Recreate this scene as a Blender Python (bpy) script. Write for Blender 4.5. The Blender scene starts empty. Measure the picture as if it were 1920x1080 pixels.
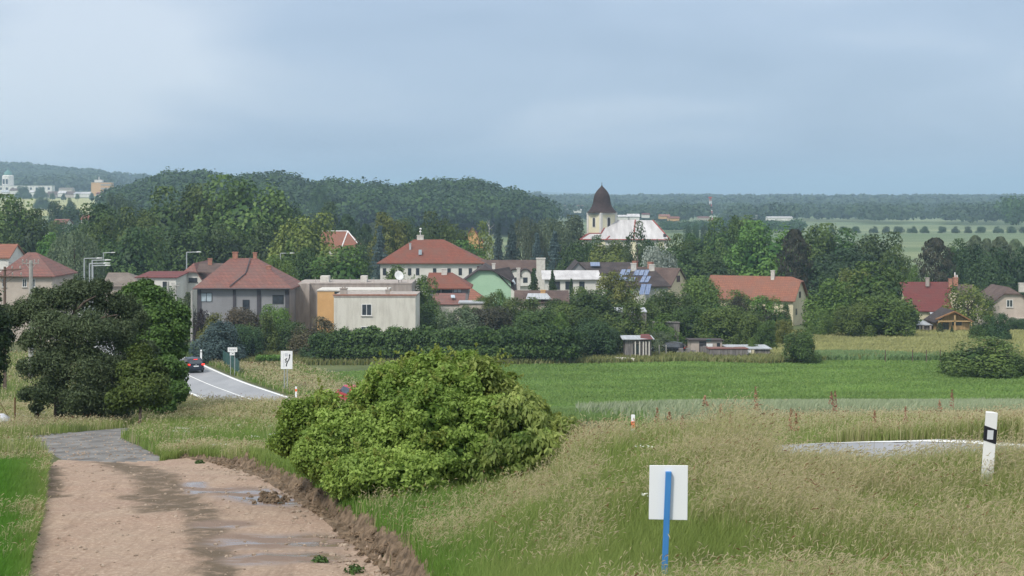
import bpy, math, random
import numpy as np
from mathutils import Vector, Matrix
F = 3000.0; CX = 960.0; HY = 372.0
R = math.radians
scene = bpy.context.scene
# ---------------------------------------------------------------- camera
cam_d = bpy.data.cameras.new("camera"); cam = bpy.data.objects.new("camera", cam_d)
scene.collection.objects.link(cam); scene.camera = cam
cam_d.sensor_width = 36.0; cam_d.lens = 36.0 * F / 1920.0
cam_d.shift_y = -(540 - HY) / 1920.0
cam_d.clip_start = 0.2; cam_d.clip_end = 60000
cam.location = (0, 0, 0); cam.rotation_euler = (R(90), 0, 0)
# ---------------------------------------------------------------- world, sun, exposure
SUN_EL, SUN_AZ = 48, 215          # azimuth clockwise from +Y (view direction)
w = bpy.data.worlds.new("World"); scene.world = w; w.use_nodes = True
nt = w.node_tree; nt.nodes.clear()
N = nt.nodes.new; L = nt.links.new
sky = N('ShaderNodeTexSky'); sky.sky_type = 'NISHITA'; sky.sun_disc = False
sky.sun_elevation = R(SUN_EL); sky.sun_rotation = R(SUN_AZ); sky.dust_density = 2.0
bg1 = N('ShaderNodeBackground'); bg1.inputs[1].default_value = 0.10; L(sky.outputs[0], bg1.inputs[0])
tc = N('ShaderNodeTexCoord'); sep = N('ShaderNodeSeparateXYZ'); L(tc.outputs['Generated'], sep.inputs[0])
ab = N('ShaderNodeMath'); ab.operation = 'ADD'; ab.inputs[1].default_value = 0.22; L(sep.outputs[2], ab.inputs[0])
mx0 = N('ShaderNodeMath'); mx0.operation = 'MAXIMUM'; mx0.inputs[1].default_value = 0.05; L(ab.outputs[0], mx0.inputs[0])
dv = N('ShaderNodeVectorMath'); dv.operation = 'SCALE'; L(tc.outputs['Generated'], dv.inputs[0])
iv = N('ShaderNodeMath'); iv.operation = 'DIVIDE'; iv.inputs[0].default_value = 1.0; L(mx0.outputs[0], iv.inputs[1]); L(iv.outputs[0], dv.inputs['Scale'])
cl = N('ShaderNodeTexNoise'); cl.inputs['Scale'].default_value = 1.3; cl.inputs['Detail'].default_value = 5; cl.inputs['Roughness'].default_value = 0.45
cl.inputs['Distortion'].default_value = 0.3
mpn = N('ShaderNodeMapping'); mpn.inputs['Location'].default_value = (5.0, 2.4, 0.3); L(dv.outputs[0], mpn.inputs[0]); L(mpn.outputs[0], cl.inputs['Vector'])
rmp = N('ShaderNodeValToRGB'); L(cl.outputs[0], rmp.inputs[0])
e = rmp.color_ramp.elements; e[0].position = 0.33; e[0].color = (0.30, 0.385, 0.515, 1); e[1].position = 0.80; e[1].color = (0.56, 0.62, 0.71, 1)
m_ = e.new(0.52); m_.color = (0.365, 0.452, 0.585, 1)
# a brighter cloud bank low on the left
dt = N('ShaderNodeVectorMath'); dt.operation = 'DOT_PRODUCT'; nv = N('ShaderNodeVectorMath'); nv.operation = 'NORMALIZE'; L(tc.outputs['Generated'], nv.inputs[0]); L(nv.outputs[0], dt.inputs[0])
dt.inputs[1].default_value = Vector((-.33, 1, .035)).normalized()
bl = N('ShaderNodeMapRange'); bl.interpolation_type = 'SMOOTHSTEP'; bl.inputs[1].default_value = 0.980; bl.inputs[2].default_value = 1.0; bl.inputs[4].default_value = 0.22; L(dt.outputs['Value'], bl.inputs[0])
ad0 = N('ShaderNodeMath'); L(cl.outputs[0], ad0.inputs[0]); L(bl.outputs[0], ad0.inputs[1]); L(ad0.outputs[0], rmp.inputs[0])
# overcast sky is about three times brighter overhead than at the horizon
el = N('ShaderNodeMapRange'); el.inputs[1].default_value = 0.15; el.inputs[2].default_value = 0.8; el.inputs[3].default_value = 0.94; el.inputs[4].default_value = 1.4
L(sep.outputs[2], el.inputs[0])
el2 = N('ShaderNodeMapRange'); el2.inputs[1].default_value = 0.16; el2.inputs[2].default_value = 0.5; L(sep.outputs[2], el2.inputs[0])
hi_ = N('ShaderNodeMix'); hi_.data_type = 'RGBA'; L(el2.outputs[0], hi_.inputs[0]); L(rmp.outputs[0], hi_.inputs[6]); hi_.inputs[7].default_value = (.575, .60, .615, 1)
bg2 = N('ShaderNodeBackground'); L(hi_.outputs[2], bg2.inputs[0]); L(el.outputs[0], bg2.inputs[1])
mxs = N('ShaderNodeMixShader'); mxs.inputs[0].default_value = 0.86; L(bg1.outputs[0], mxs.inputs[1]); L(bg2.outputs[0], mxs.inputs[2])
wo = N('ShaderNodeOutputWorld'); L(mxs.outputs[0], wo.inputs[0])
sd = bpy.data.lights.new("sun", 'SUN'); sd.energy = 2.0; sd.angle = R(9); sd.color = (1.0, 0.95, 0.87)
so = bpy.data.objects.new("sun", sd); scene.collection.objects.link(so)
azr = R(SUN_AZ); elr = R(SUN_EL)
sdir = Vector((math.sin(azr) * math.cos(elr), math.cos(azr) * math.cos(elr), math.sin(elr)))
so.rotation_euler = (-sdir).to_track_quat('-Z', 'Y').to_euler(); so.location = (0, -30, 60)
vs = scene.view_settings; vs.view_transform = 'Standard'; vs.look = 'None'; vs.gamma = 1; vs.exposure = 0.5
scene.cycles.use_denoising = True
scene.cycles.max_bounces = 6; scene.cycles.diffuse_bounces = 3; scene.cycles.transparent_max_bounces = 8
scene.cycles.volume_bounces = 1
COL = scene.collection

# ================================================================ helpers
def P(px, py, D): return Vector(((px - CX) / F * D, D, -(py - HY) / F * D))
def tagp(o, label=None, cat=None, group=None, kind=None):
    if label: o['label'] = label
    if cat: o['category'] = cat
    if group: o['group'] = group
    if kind: o['kind'] = kind
    return o
def empty(name, loc, rz=0, label=None, cat=None, group=None):
    o = bpy.data.objects.new(name, None); COL.objects.link(o); o.location = loc; o.rotation_euler = (0, 0, rz)
    o.empty_display_size = 0.3
    return tagp(o, label, cat, group)
def link_mesh(name, me, mat, parent=None, loc=None):
    o = bpy.data.objects.new(name, me); COL.objects.link(o)
    if mat is not None:
        if len(me.materials) == 0: me.materials.append(mat)
    if parent is not None: o.parent = parent
    if loc is not None: o.location = loc
    return o
def np_mesh(name, V, Fc, attr=None, col=None, smooth=False, normals=None):
    """V (n,3), Fc (m,k) constant-size faces."""
    me = bpy.data.meshes.new(name); n = len(V); m, k = Fc.shape
    me.vertices.add(n); me.vertices.foreach_set('co', np.ascontiguousarray(V, dtype=np.float32).ravel())
    me.loops.add(m * k); me.loops.foreach_set('vertex_index', np.ascontiguousarray(Fc, dtype=np.int32).ravel())
    me.polygons.add(m); me.polygons.foreach_set('loop_start', np.arange(0, m * k, k, dtype=np.int32))
    try: me.polygons.foreach_set('loop_total', np.full(m, k, dtype=np.int32))
    except Exception: pass
    if smooth: me.polygons.foreach_set('use_smooth', np.ones(m, dtype=bool))
    me.update(calc_edges=True)
    for nm, a in (attr or {}).items():
        at = me.attributes.new(nm, 'FLOAT', 'POINT'); at.data.foreach_set('value', np.ascontiguousarray(a, dtype=np.float32))
    if col is not None:
        c4 = np.ones((n, 4), dtype=np.float32); c4[:, :3] = col
        at = me.attributes.new('col', 'FLOAT_COLOR', 'POINT'); at.data.foreach_set('color', c4.ravel())
    return me
class MB:
    def __init__(s): s.v = []; s.f = []
    def add(s, vs_, fs): b = len(s.v); s.v += [tuple(q) for q in vs_]; s.f += [tuple(i + b for i in f) for f in fs]; return s
    def box(s, x0, x1, y0, y1, z0, z1):
        return s.add([(x0,y0,z0),(x1,y0,z0),(x1,y1,z0),(x0,y1,z0),(x0,y0,z1),(x1,y0,z1),(x1,y1,z1),(x0,y1,z1)],
                     [(3,2,1,0),(4,5,6,7),(0,1,5,4),(1,2,6,5),(2,3,7,6),(3,0,4,7)])
    def slab(s, poly, th):          # 3-D polygon with vertical thickness
        n = len(poly); t = [tuple(q) for q in poly]; b = [(q[0], q[1], q[2] - th) for q in poly]
        return s.add(t + b, [tuple(range(n)), tuple(range(2*n-1, n-1, -1))] + [(i, i+n, (i+1)%n+n, (i+1)%n) for i in range(n)])
    def prism(s, poly, axis, a, b):  # 2-D polygon extruded along x or y
        n = len(poly)
        if axis == 'y': A = [(p[0], a, p[1]) for p in poly]; B = [(p[0], b, p[1]) for p in poly]
        elif axis == 'x': A = [(a, p[0], p[1]) for p in poly]; B = [(b, p[0], p[1]) for p in poly]
        else: A = [(p[0], p[1], a) for p in poly]; B = [(p[0], p[1], b) for p in poly]
        return s.add(A + B, [tuple(range(n)), tuple(range(2*n-1, n-1, -1))] + [(i, i+n, (i+1)%n+n, (i+1)%n) for i in range(n)])
    def tube(s, pts, rad, n=8, cap=True):
        pts = [Vector(p) for p in pts]; rings = []; base = len(s.v)
        for i, p in enumerate(pts):
            d = (pts[min(i+1, len(pts)-1)] - pts[max(i-1, 0)]).normalized()
            u = d.orthogonal().normalized() if i == 0 else (u - d * u.dot(d)).normalized()
            v = d.cross(u); r = rad[i] if isinstance(rad, (list, tuple)) else rad
            for k in range(n):
                a = 2*math.pi*k/n; s.v.append(tuple(p + (u*math.cos(a) + v*math.sin(a))*r))
        for i in range(len(pts)-1):
            for k in range(n):
                a = base+i*n+k; b = base+i*n+(k+1)%n; s.f.append((a, b, b+n, a+n))
        if cap:
            s.f.append(tuple(base+k for k in range(n-1, -1, -1))); s.f.append(tuple(base+(len(pts)-1)*n+k for k in range(n)))
        return s
    def lathe(s, prof, n=16, cx=0, cy=0, rot=0, sq=False):
        base = len(s.v)
        for r, z in prof:
            for k in range(n):
                a = 2*math.pi*k/n + rot; rr = r
                if sq:   # rounded-square plan
                    c, q = abs(math.cos(a-rot)), abs(math.sin(a-rot)); rr = r / (c**4 + q**4)**0.25
                s.v.append((cx+rr*math.cos(a), cy+rr*math.sin(a), z))
        for i in range(len(prof)-1):
            for k in range(n):
                a = base+i*n+k; b = base+i*n+(k+1)%n; s.f.append((a, b, b+n, a+n))
        s.f.append(tuple(base+k for k in range(n-1, -1, -1))); s.f.append(tuple(base+(len(prof)-1)*n+k for k in range(n)))
        return s
    def build(s, name, mat, parent=None, loc=None, smooth=False, bevel=0):
        me = bpy.data.meshes.new(name); me.from_pydata(s.v, [], s.f); me.update()
        if smooth:
            me.polygons.foreach_set('use_smooth', [True]*len(me.polygons)); me.set_sharp_from_angle(angle=R(40))
        o = link_mesh(name, me, mat, parent, loc)
        if bevel:
            b = o.modifiers.new('bevel', 'BEVEL'); b.width = bevel; b.segments = 2; b.limit_method = 'ANGLE'
        return o

# ---------------------------------------------------------------- materials
def newmat(name):
    m = bpy.data.materials.new(name); m.use_nodes = True; m.node_tree.nodes.clear()
    return m, m.node_tree.nodes.new, m.node_tree.links.new
def noisy(name, c1, c2, scale=1.0, rough=0.8, detail=6, bump=0.0, bscale=None, spec=0.3, metal=0.0, stretch=(1,1,1), c3=None, lo=0.35, hi=0.65, attr=None):
    m, N, L = newmat(name)
    out = N('ShaderNodeOutputMaterial'); b = N('ShaderNodeBsdfPrincipled'); L(b.outputs[0], out.inputs[0])
    t = N('ShaderNodeTexCoord'); mp = N('ShaderNodeMapping'); mp.inputs['Scale'].default_value = stretch; L(t.outputs['Object'], mp.inputs[0])
    n = N('ShaderNodeTexNoise'); n.inputs['Scale'].default_value = scale; n.inputs['Detail'].default_value = detail; n.inputs['Roughness'].default_value = 0.6
    L(mp.outputs[0], n.inputs['Vector'])
    r = N('ShaderNodeValToRGB'); L(n.outputs[0], r.inputs[0])
    r.color_ramp.elements[0].position = lo; r.color_ramp.elements[0].color = (*c1, 1); r.color_ramp.elements[1].position = hi; r.color_ramp.elements[1].color = (*c2, 1)
    if c3: q = r.color_ramp.elements.new((lo+hi)/2); q.color = (*c3, 1)
    L(r.outputs[0], b.inputs['Base Color']); b.inputs['Roughness'].default_value = rough; b.inputs['Metallic'].default_value = metal
    b.inputs['Specular IOR Level'].default_value = spec
    if bump:
        n2 = N('ShaderNodeTexNoise'); n2.inputs['Scale'].default_value = bscale or scale*6; n2.inputs['Detail'].default_value = 5; L(mp.outputs[0], n2.inputs['Vector'])
        bp = N('ShaderNodeBump'); bp.inputs['Strength'].default_value = 1.0; bp.inputs['Distance'].default_value = bump; L(n2.outputs[0], bp.inputs['Height']); L(bp.outputs[0], b.inputs['Normal'])
    return m
def plain(name, c, rough=0.6, metal=0.0, var=0.06, spec=0.3, scale=1.5, emit=0):
    a = tuple(max(0, x*(1-var)) for x in c); d = tuple(min(1, x*(1+var)) for x in c)
    m = noisy(name, a, d, scale=scale, rough=rough, metal=metal, spec=spec)
    if emit:
        b = [n for n in m.node_tree.nodes if n.type == 'BSDF_PRINCIPLED'][0]
        b.inputs['Emission Color'].default_value = (*c, 1); b.inputs['Emission Strength'].default_value = emit
    return m
def tilemat(name, c1, c2, c3, tw=0.30, th=0.26, rough=0.75):
    """clay tile roof: courses laid along the slope, mottled by weather"""
    m, N, L = newmat(name)
    out = N('ShaderNodeOutputMaterial'); b = N('ShaderNodeBsdfPrincipled'); L(b.outputs[0], out.inputs[0])
    t = N('ShaderNodeTexCoord'); s = N('ShaderNodeSeparateXYZ'); L(t.outputs['Object'], s.inputs[0])
    ad = N('ShaderNodeMath'); ad.operation = 'ADD'; L(s.outputs[0], ad.inputs[0]); L(s.outputs[1], ad.inputs[1])
    c = N('ShaderNodeCombineXYZ'); L(ad.outputs[0], c.inputs[0]); L(s.outputs[2], c.inputs[1])
    br = N('ShaderNodeTexBrick'); L(c.outputs[0], br.inputs['Vector']); br.inputs['Scale'].default_value = 1.0
    br.inputs['Brick Width'].default_value = tw; br.inputs['Row Height'].default_value = th; br.inputs['Mortar Size'].default_value = 0.018
    br.inputs['Color1'].default_value = (*c1, 1); br.inputs['Color2'].default_value = (*c2, 1); br.inputs['Mortar'].default_value = tuple(x*0.6 for x in c3)+(1,)
    n = N('ShaderNodeTexNoise'); n.inputs['Scale'].default_value = 0.5; n.inputs['Detail'].default_value = 8; n.inputs['Roughness'].default_value = 0.65; L(t.outputs['Object'], n.inputs['Vector'])
    r = N('ShaderNodeValToRGB'); r.color_ramp.elements[0].position = 0.42; r.color_ramp.elements[1].position = 0.68; L(n.outputs[0], r.inputs[0])
    mx = N('ShaderNodeMix'); mx.data_type = 'RGBA'; L(r.outputs[0], mx.inputs[0]); L(br.outputs[0], mx.inputs[6]); mx.inputs[7].default_value = (*c3, 1)
    L(mx.outputs[2], b.inputs['Base Color']); b.inputs['Roughness'].default_value = rough; b.inputs['Specular IOR Level'].default_value = 0.25
    bp = N('ShaderNodeBump'); bp.inputs['Distance'].default_value = 0.02; L(br.outputs[1], bp.inputs['Height']); bp.invert = True; L(bp.outputs[0], b.inputs['Normal'])
    return m
def leafmat(name, c1, c2, trans=0.22, rough=0.55, hv=0.12):
    m, N, L = newmat(name)
    out = N('ShaderNodeOutputMaterial'); b = N('ShaderNodeBsdfPrincipled')
    a = N('ShaderNodeAttribute'); a.attribute_name = 'tint'
    mx = N('ShaderNodeMix'); mx.data_type = 'RGBA'; L(a.outputs['Fac'], mx.inputs[0]); mx.inputs[6].default_value = (*c1, 1); mx.inputs[7].default_value = (*c2, 1)
    oi = N('ShaderNodeObjectInfo'); hs = N('ShaderNodeHueSaturation'); mr = N('ShaderNodeMapRange'); mr.inputs[3].default_value = 1-hv*2; mr.inputs[4].default_value = 1+hv*2
    L(oi.outputs['Random'], mr.inputs[0]); L(mr.outputs[0], hs.inputs['Value'])
    mr2 = N('ShaderNodeMapRange'); mr2.inputs[3].default_value = 0.485; mr2.inputs[4].default_value = 0.515; L(oi.outputs['Random'], mr2.inputs[0]); L(mr2.outputs[0], hs.inputs['Hue'])
    L(mx.outputs[2], hs.inputs['Color']); L(hs.outputs[0], b.inputs['Base Color'])
    b.inputs['Roughness'].default_value = rough; b.inputs['Specular IOR Level'].default_value = 0.25
    tr = N('ShaderNodeBsdfTranslucent'); L(hs.outputs[0], tr.inputs[0])
    ms = N('ShaderNodeMixShader'); ms.inputs[0].default_value = trans; L(b.outputs[0], ms.inputs[1]); L(tr.outputs[0], ms.inputs[2]); L(ms.outputs[0], out.inputs[0])
    return m
def colmat(name, trans=0.25):
    m, N, L = newmat(name)
    out = N('ShaderNodeOutputMaterial'); b = N('ShaderNodeBsdfPrincipled'); a = N('ShaderNodeAttribute'); a.attribute_name = 'col'
    L(a.outputs['Color'], b.inputs['Base Color']); b.inputs['Roughness'].default_value = 0.6; b.inputs['Specular IOR Level'].default_value = 0.2
    tr = N('ShaderNodeBsdfTranslucent'); L(a.outputs['Color'], tr.inputs[0])
    ms = N('ShaderNodeMixShader'); ms.inputs[0].default_value = trans; L(b.outputs[0], ms.inputs[1]); L(tr.outputs[0], ms.inputs[2]); L(ms.outputs[0], out.inputs[0])
    return m

# ================================================================ terrain
PROFL = np.array([(-60,-0.5),(0,-1.75),(8,-2.9),(13,-3.55),(18,-4.25),(26.5,-4.66),(33,-5.4),(42,-6.4),(58,-8.3),(66,-9.3),(75,-9.95),(100,-13.9),(128,-17.6),(140,-18),(200,-18.6),(300,-19),(600,-20),(1500,-22),(2200,-22),(3300,-13),(6000,-12),(14000,-20)])
PROFR = np.array([(-60,-0.5),(0,-1.65),(8,-2.5),(12,-3.05),(14.5,-3.02),(16.6,-3.02),(18.6,-3.4),(22,-3.75),(30,-4.6),(45,-6.5),(60,-8.5),(80,-10.9),(110,-14.6),(135,-17.7),(150,-18.1),(185,-18.6),(240,-20.0),(300,-20.6),(600,-21.5),(1500,-22),(2200,-22),(3300,-13),(6000,-12),(14000,-20)])
def sm(a, b, x): t = np.clip((x-a)/(b-a), 0, 1); return t*t*(3-2*t)
def vnoise(x, y, seed=0):
    """smooth value noise, numpy"""
    xi = np.floor(x).astype(np.int64); yi = np.floor(y).astype(np.int64); xf = x-xi; yf = y-yi
    def h(a, b):
        n = (a*374761393 + b*668265263 + seed*1274126177) & 0x7fffffff
        n = ((n ^ (n >> 13)) * 1274126177) & 0x7fffffff
        return ((n ^ (n >> 16)) & 0xffff) / 65535.0
    u = xf*xf*(3-2*xf); v = yf*yf*(3-2*yf)
    return (h(xi,yi)*(1-u)+h(xi+1,yi)*u)*(1-v) + (h(xi,yi+1)*(1-u)+h(xi+1,yi+1)*u)*v
def fbm(x, y, seed=0, o=4):
    s = 0; a = 0.5
    for i in range(o): s = s + a*vnoise(x*2**i, y*2**i, seed+i*17); a *= 0.5
    return s
def zl(Y): return np.interp(Y, PROFL[:,0], PROFL[:,1])
def zr(Y): return np.interp(Y, PROFR[:,0], PROFR[:,1])
ROAD = [(-75,262,-18.7),(-58,222,-18.5),(-47,196,-18.3),(-40,180,-18.1),(-34.3,166,-18.0),(-30.1,156.5,-18),(-26.7,149.6,-18),(-23.1,142.5,-17.95),(-20.6,138.5,-17.85),(-17,132,-17.5),(-12,123,-15.95),(-7.5,112,-14.5),(-4,98,-13.1),(-1.2,80,-11.4),(0.3,62,-9.2),(0.9,50,-7.8),(1.2,40,-6.4),(2.3,31.5,-5.0),(5,26.3,-4.35),(9,24.1,-4.3),(16,22.4,-4.1),(28,20.5,-3.7),(60,17,-3.0)]
def dense(path, step=1.0):
    pts = [Vector(p) for p in path]; out = []
    for i in range(len(pts)-1):
        p0 = pts[max(i-1,0)]; p1 = pts[i]; p2 = pts[i+1]; p3 = pts[min(i+2, len(pts)-1)]
        n = max(2, int((p2-p1).length/step))
        for k in range(n):
            t = k/n; out.append(0.5*((2*p1)+(-p0+p2)*t+(2*p0-5*p1+4*p2-p3)*t*t+(-p0+3*p1-3*p2+p3)*t**3))
    out.append(pts[-1]); return out
RD = dense(ROAD, 1.2); RA = np.array([tuple(p) for p in RD])
def road_near(X, Y):
    d = np.full(X.shape, 1e9); z = np.zeros(X.shape); m = (Y > 5) & (Y < 300) & (np.abs(X) < 120)
    xs = X[m]; ys = Y[m]; bd = np.full(xs.shape, 1e9); bz = np.zeros(xs.shape)
    for i in range(len(RA)-1):
        ax, ay, az = RA[i]; bx, by, bz_ = RA[i+1]; dx, dy = bx-ax, by-ay; l2 = dx*dx+dy*dy
        t = np.clip(((xs-ax)*dx+(ys-ay)*dy)/l2, 0, 1); dd = np.hypot(xs-ax-t*dx, ys-ay-t*dy)
        k = dd < bd; bd[k] = dd[k]; bz[k] = (az+t*(bz_-az))[k]
    d[m] = bd; z[m] = bz; return d, z
def pyinv(py):   # distance of a left-profile ground point seen at height py
    Ys = np.linspace(6, 66, 1200); q = HY - F*zl(Ys)/Ys
    return float(np.interp(-py, -q, Ys))
def G(px, py): D = pyinv(py); return ((px-CX)/F*D, D)
LEDGE = [(1040,1700),(900,1300),(745,1080),(655,1000),(565,930),(505,897),(435,872),(385,862),(345,858)]
LEFTE = [(-60,1700),(20,1300),(52,1080),(72,1000),(84,930),(88,880),(112,862)]
DIRT = [G(*p) for p in LEFTE] + [G(200,866), G(300,864)] + [G(*p) for p in LEDGE[::-1]]
GRAVEL = [G(112,862), G(60,832), G(-200,842), G(-900,850), G(-900,822), G(-100,826), G(45,822), G(160,808), G(285,799), G(262,806), G(225,824), G(265,838), G(302,856), G(300,864), G(200,866)]
LEDW = [G(*p) for p in LEDGE]
def inpoly(X, Y, poly):
    c = np.zeros(X.shape, bool); n = len(poly)
    for i in range(n):
        x0, y0 = poly[i]; x1, y1 = poly[(i+1) % n]
        if y0 == y1: continue
        k = ((y0 > Y) != (y1 > Y)) & (X < (x1-x0)*(Y-y0)/(y1-y0)+x0); c ^= k
    return c
def dpoly(X, Y, pts):
    bd = np.full(X.shape, 1e9)
    for i in range(len(pts)-1):
        ax, ay = pts[i][:2]; bx, by = pts[i+1][:2]; dx, dy = bx-ax, by-ay; l2 = dx*dx+dy*dy+1e-9
        t = np.clip(((X-ax)*dx+(Y-ay)*dy)/l2, 0, 1); bd = np.minimum(bd, np.hypot(X-ax-t*dx, Y-ay-t*dy))
    return bd
HILLP = np.array([(-900,420),(150,420),(200,372),(240,344),(280,333),(330,322),(370,318),(420,330),(450,334),(480,327),(540,330),(590,344),(650,340),(700,346),(760,352),(830,336),(870,340),(920,347),(950,359),(985,367),(1005,383),(1030,420),(1070,440),(3000,440)], float)
def height(X, Y, detail=True):
    Ys = np.maximum(Y, 6.0); px = CX + F*X/np.maximum(Ys, 8.0)
    b = sm(640, 1330, px); nearb = sm(20, 60, Ys)
    near = Y < 70
    Zl_, Zr_ = zl(Y), zr(Y)
    # grass bank stands above the dug-out track
    dx = np.where(near, dpoly(X, Y, LEDW), 99); ind = inpoly(X, Y, DIRT) & near; ing = inpoly(X, Y, GRAVEL) & near
    right = (X > np.interp(Y, [p[1] for p in LEDW], [p[0] for p in LEDW])) & (Y < 34)
    nz = (fbm(X*2.2, Y*2.2, 5)-0.47)*0.35
    up = np.where(right & ~ind, 0.16*sm(0.0, 0.14, dx+nz*0.5)*(1-sm(28, 33, Y)), 0)
    Z = (Zl_+up)*(1-b) + Zr_*b
    Z = Z + .34*np.exp(-((Y-20.5)/3.6)**2)*sm(1000,1100,px)*(1-sm(1400,1475,px)) + .06*np.exp(-((Y-18.2)/1.5)**2)*sm(1440,1500,px)
    # far relief
    mid = np.interp(px, HILLP[:,0], HILLP[:,1]); mz = np.maximum((HY-mid)/3.0-18.0+20.0, 0)
    Z = Z + mz*np.exp(-((Y-1000)/130.0)**2)*(Y > 500)
    lw = 1-sm(180, 330, px)
    zleft = np.interp(Y, [600,800,1100,1400,1700,2000,2600,3000,3600,14000], [-20,-19,-12.5,-6,2,6,22,28,10,-10])
    Z = np.where(Y > 600, Z*(1-lw)+zleft*lw, Z)
    lh = np.interp(px, [-1500,-300,0,60,120,180,245,320,500,800,1000,1150,3000], [300,298,308,313,320,324,331,338,354,362,368,400,400])
    lz = (HY-lh)*1.0-12
    k = np.exp(-((Y-3050)/260.0)**2)*(1-sm(1000,1150,px)); Z = Z*(1-k)+np.maximum(lz, Z)*k
    fh = np.interp(px, [-1500,1000,1100,1250,1500,1700,1920,2300,4000], [357,359,362,368,374,376,377,377,372])
    k = np.exp(-((Y-9200)/900.0)**2); Z = Z*(1-k)+((HY-fh)*3.0)*k
    d, rz = road_near(X, Y)
    k = 1-sm(3.9, 8.5, d); k = np.where(Y < 24, 1-sm(3.9, 5.2, d), k)
    Z = Z*(1-k)+(rz-0.06)*k
    if detail:
        n1 = (fbm(X*0.5, Y*0.5, 2)-0.47)*0.25*(1-sm(100, 140, Y)); Z = Z + np.where((d > 4.2) & ~ind & ~ing, n1, 0)
        Z = Z + np.where(ind, (fbm(X*3, Y*3, 9)-0.47)*0.05 + (fbm(X*.7, Y*.7, 11)-0.47)*0.12, 0)
        Z = Z + 0
        Z = Z + np.where(right & (dx < 0.45) & (Y > 8), (fbm(X*5, Y*5, 23)-0.47)*0.26*(1-sm(0.15, 0.4, dx)), 0)
    return Z
def gz(x, y): return float(height(np.array([float(x)]), np.array([float(y)]))[0])

tl = np.concatenate([np.linspace(-1.3,-.4,30,False), np.linspace(-.4,-.2,40,False), np.linspace(-.2,0.01,150,False), np.linspace(0.01,.4,70,False), np.linspace(.4,1.3,31)])
yl = np.concatenate([np.arange(-22,8,1.0), np.arange(8,14,.3), np.arange(14,35,.085), np.arange(35,80,.4), np.arange(80,240,1.0), np.geomspace(240,13000,170)])
TX = tl[None,:]*(yl[:,None]+25.5); TY = np.repeat(yl[:,None], len(tl), 1)
TZ = height(TX, TY); nr, nc = TX.shape
VT = np.stack([TX, TY, TZ], -1).reshape(-1, 3)
idx = np.arange(nr*nc).reshape(nr, nc)
Q = np.stack([idx[:-1,:-1], idx[:-1,1:], idx[1:,1:], idx[1:,:-1]], -1).reshape(-1, 4)
cx_ = VT[Q].mean(1); qx, qy = cx_[:,0], cx_[:,1]; qpx = CX+F*qx/np.maximum(qy, 6)
droad, _ = road_near(qx, qy)
cls = np.zeros(len(Q), int)                                 # 0 grass verge
cls[inpoly(qx, qy, DIRT)] = 1
cls[inpoly(qx, qy, GRAVEL)] = 2
cls[(qy > 58) & (qy < np.interp(qpx, [1000,1440,1920,3000], [128,133,138,150])) & (qpx > 1080) & (droad > 6)] = 3   # barley
fieldfar = np.interp(qpx, [440,560,900,1100,1300,1440,1500,1600,1920,3000], [158,165,176,178,181,178,180,184,182,182])
fieldnear = np.interp(qpx, [400,1000,1440,1920,3000], [118,128,133,138,150])
cls[(qy >= fieldnear) & (qy < fieldfar) & (qpx > 440) & (droad > 13)] = 4    # green crop
cls[(qy >= fieldfar) & (qy < 236) & (qpx > 1430)] = 5       # yellow meadow
cls[(qy >= 236) & (qy < 480)] = 6; cls[(qy >= fieldfar) & (qy < 480) & (qpx <= 1430) & (qpx > 440)] = 6  # village ground
cls[(cls == 3) & (qpx < 1215)] = 4; cls[(qy >= 480)] = 7                                        # fields beyond
cls[(qy > 820) & (qy < 1180) & (qpx > 190) & (qpx < 1035)] = 8       # wooded hill
cls[(qy > 2350) | ((qy > 1950) & (qpx < 1000))] = 9; cls[(qy > 1120) & (qy < 1640) & (qpx < 225)] = 10                                        # distant hills
m_verge = noisy('verge_soil', (.055,.075,.022), (.12,.12,.05), 1.3, .95, bump=.04)
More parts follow.
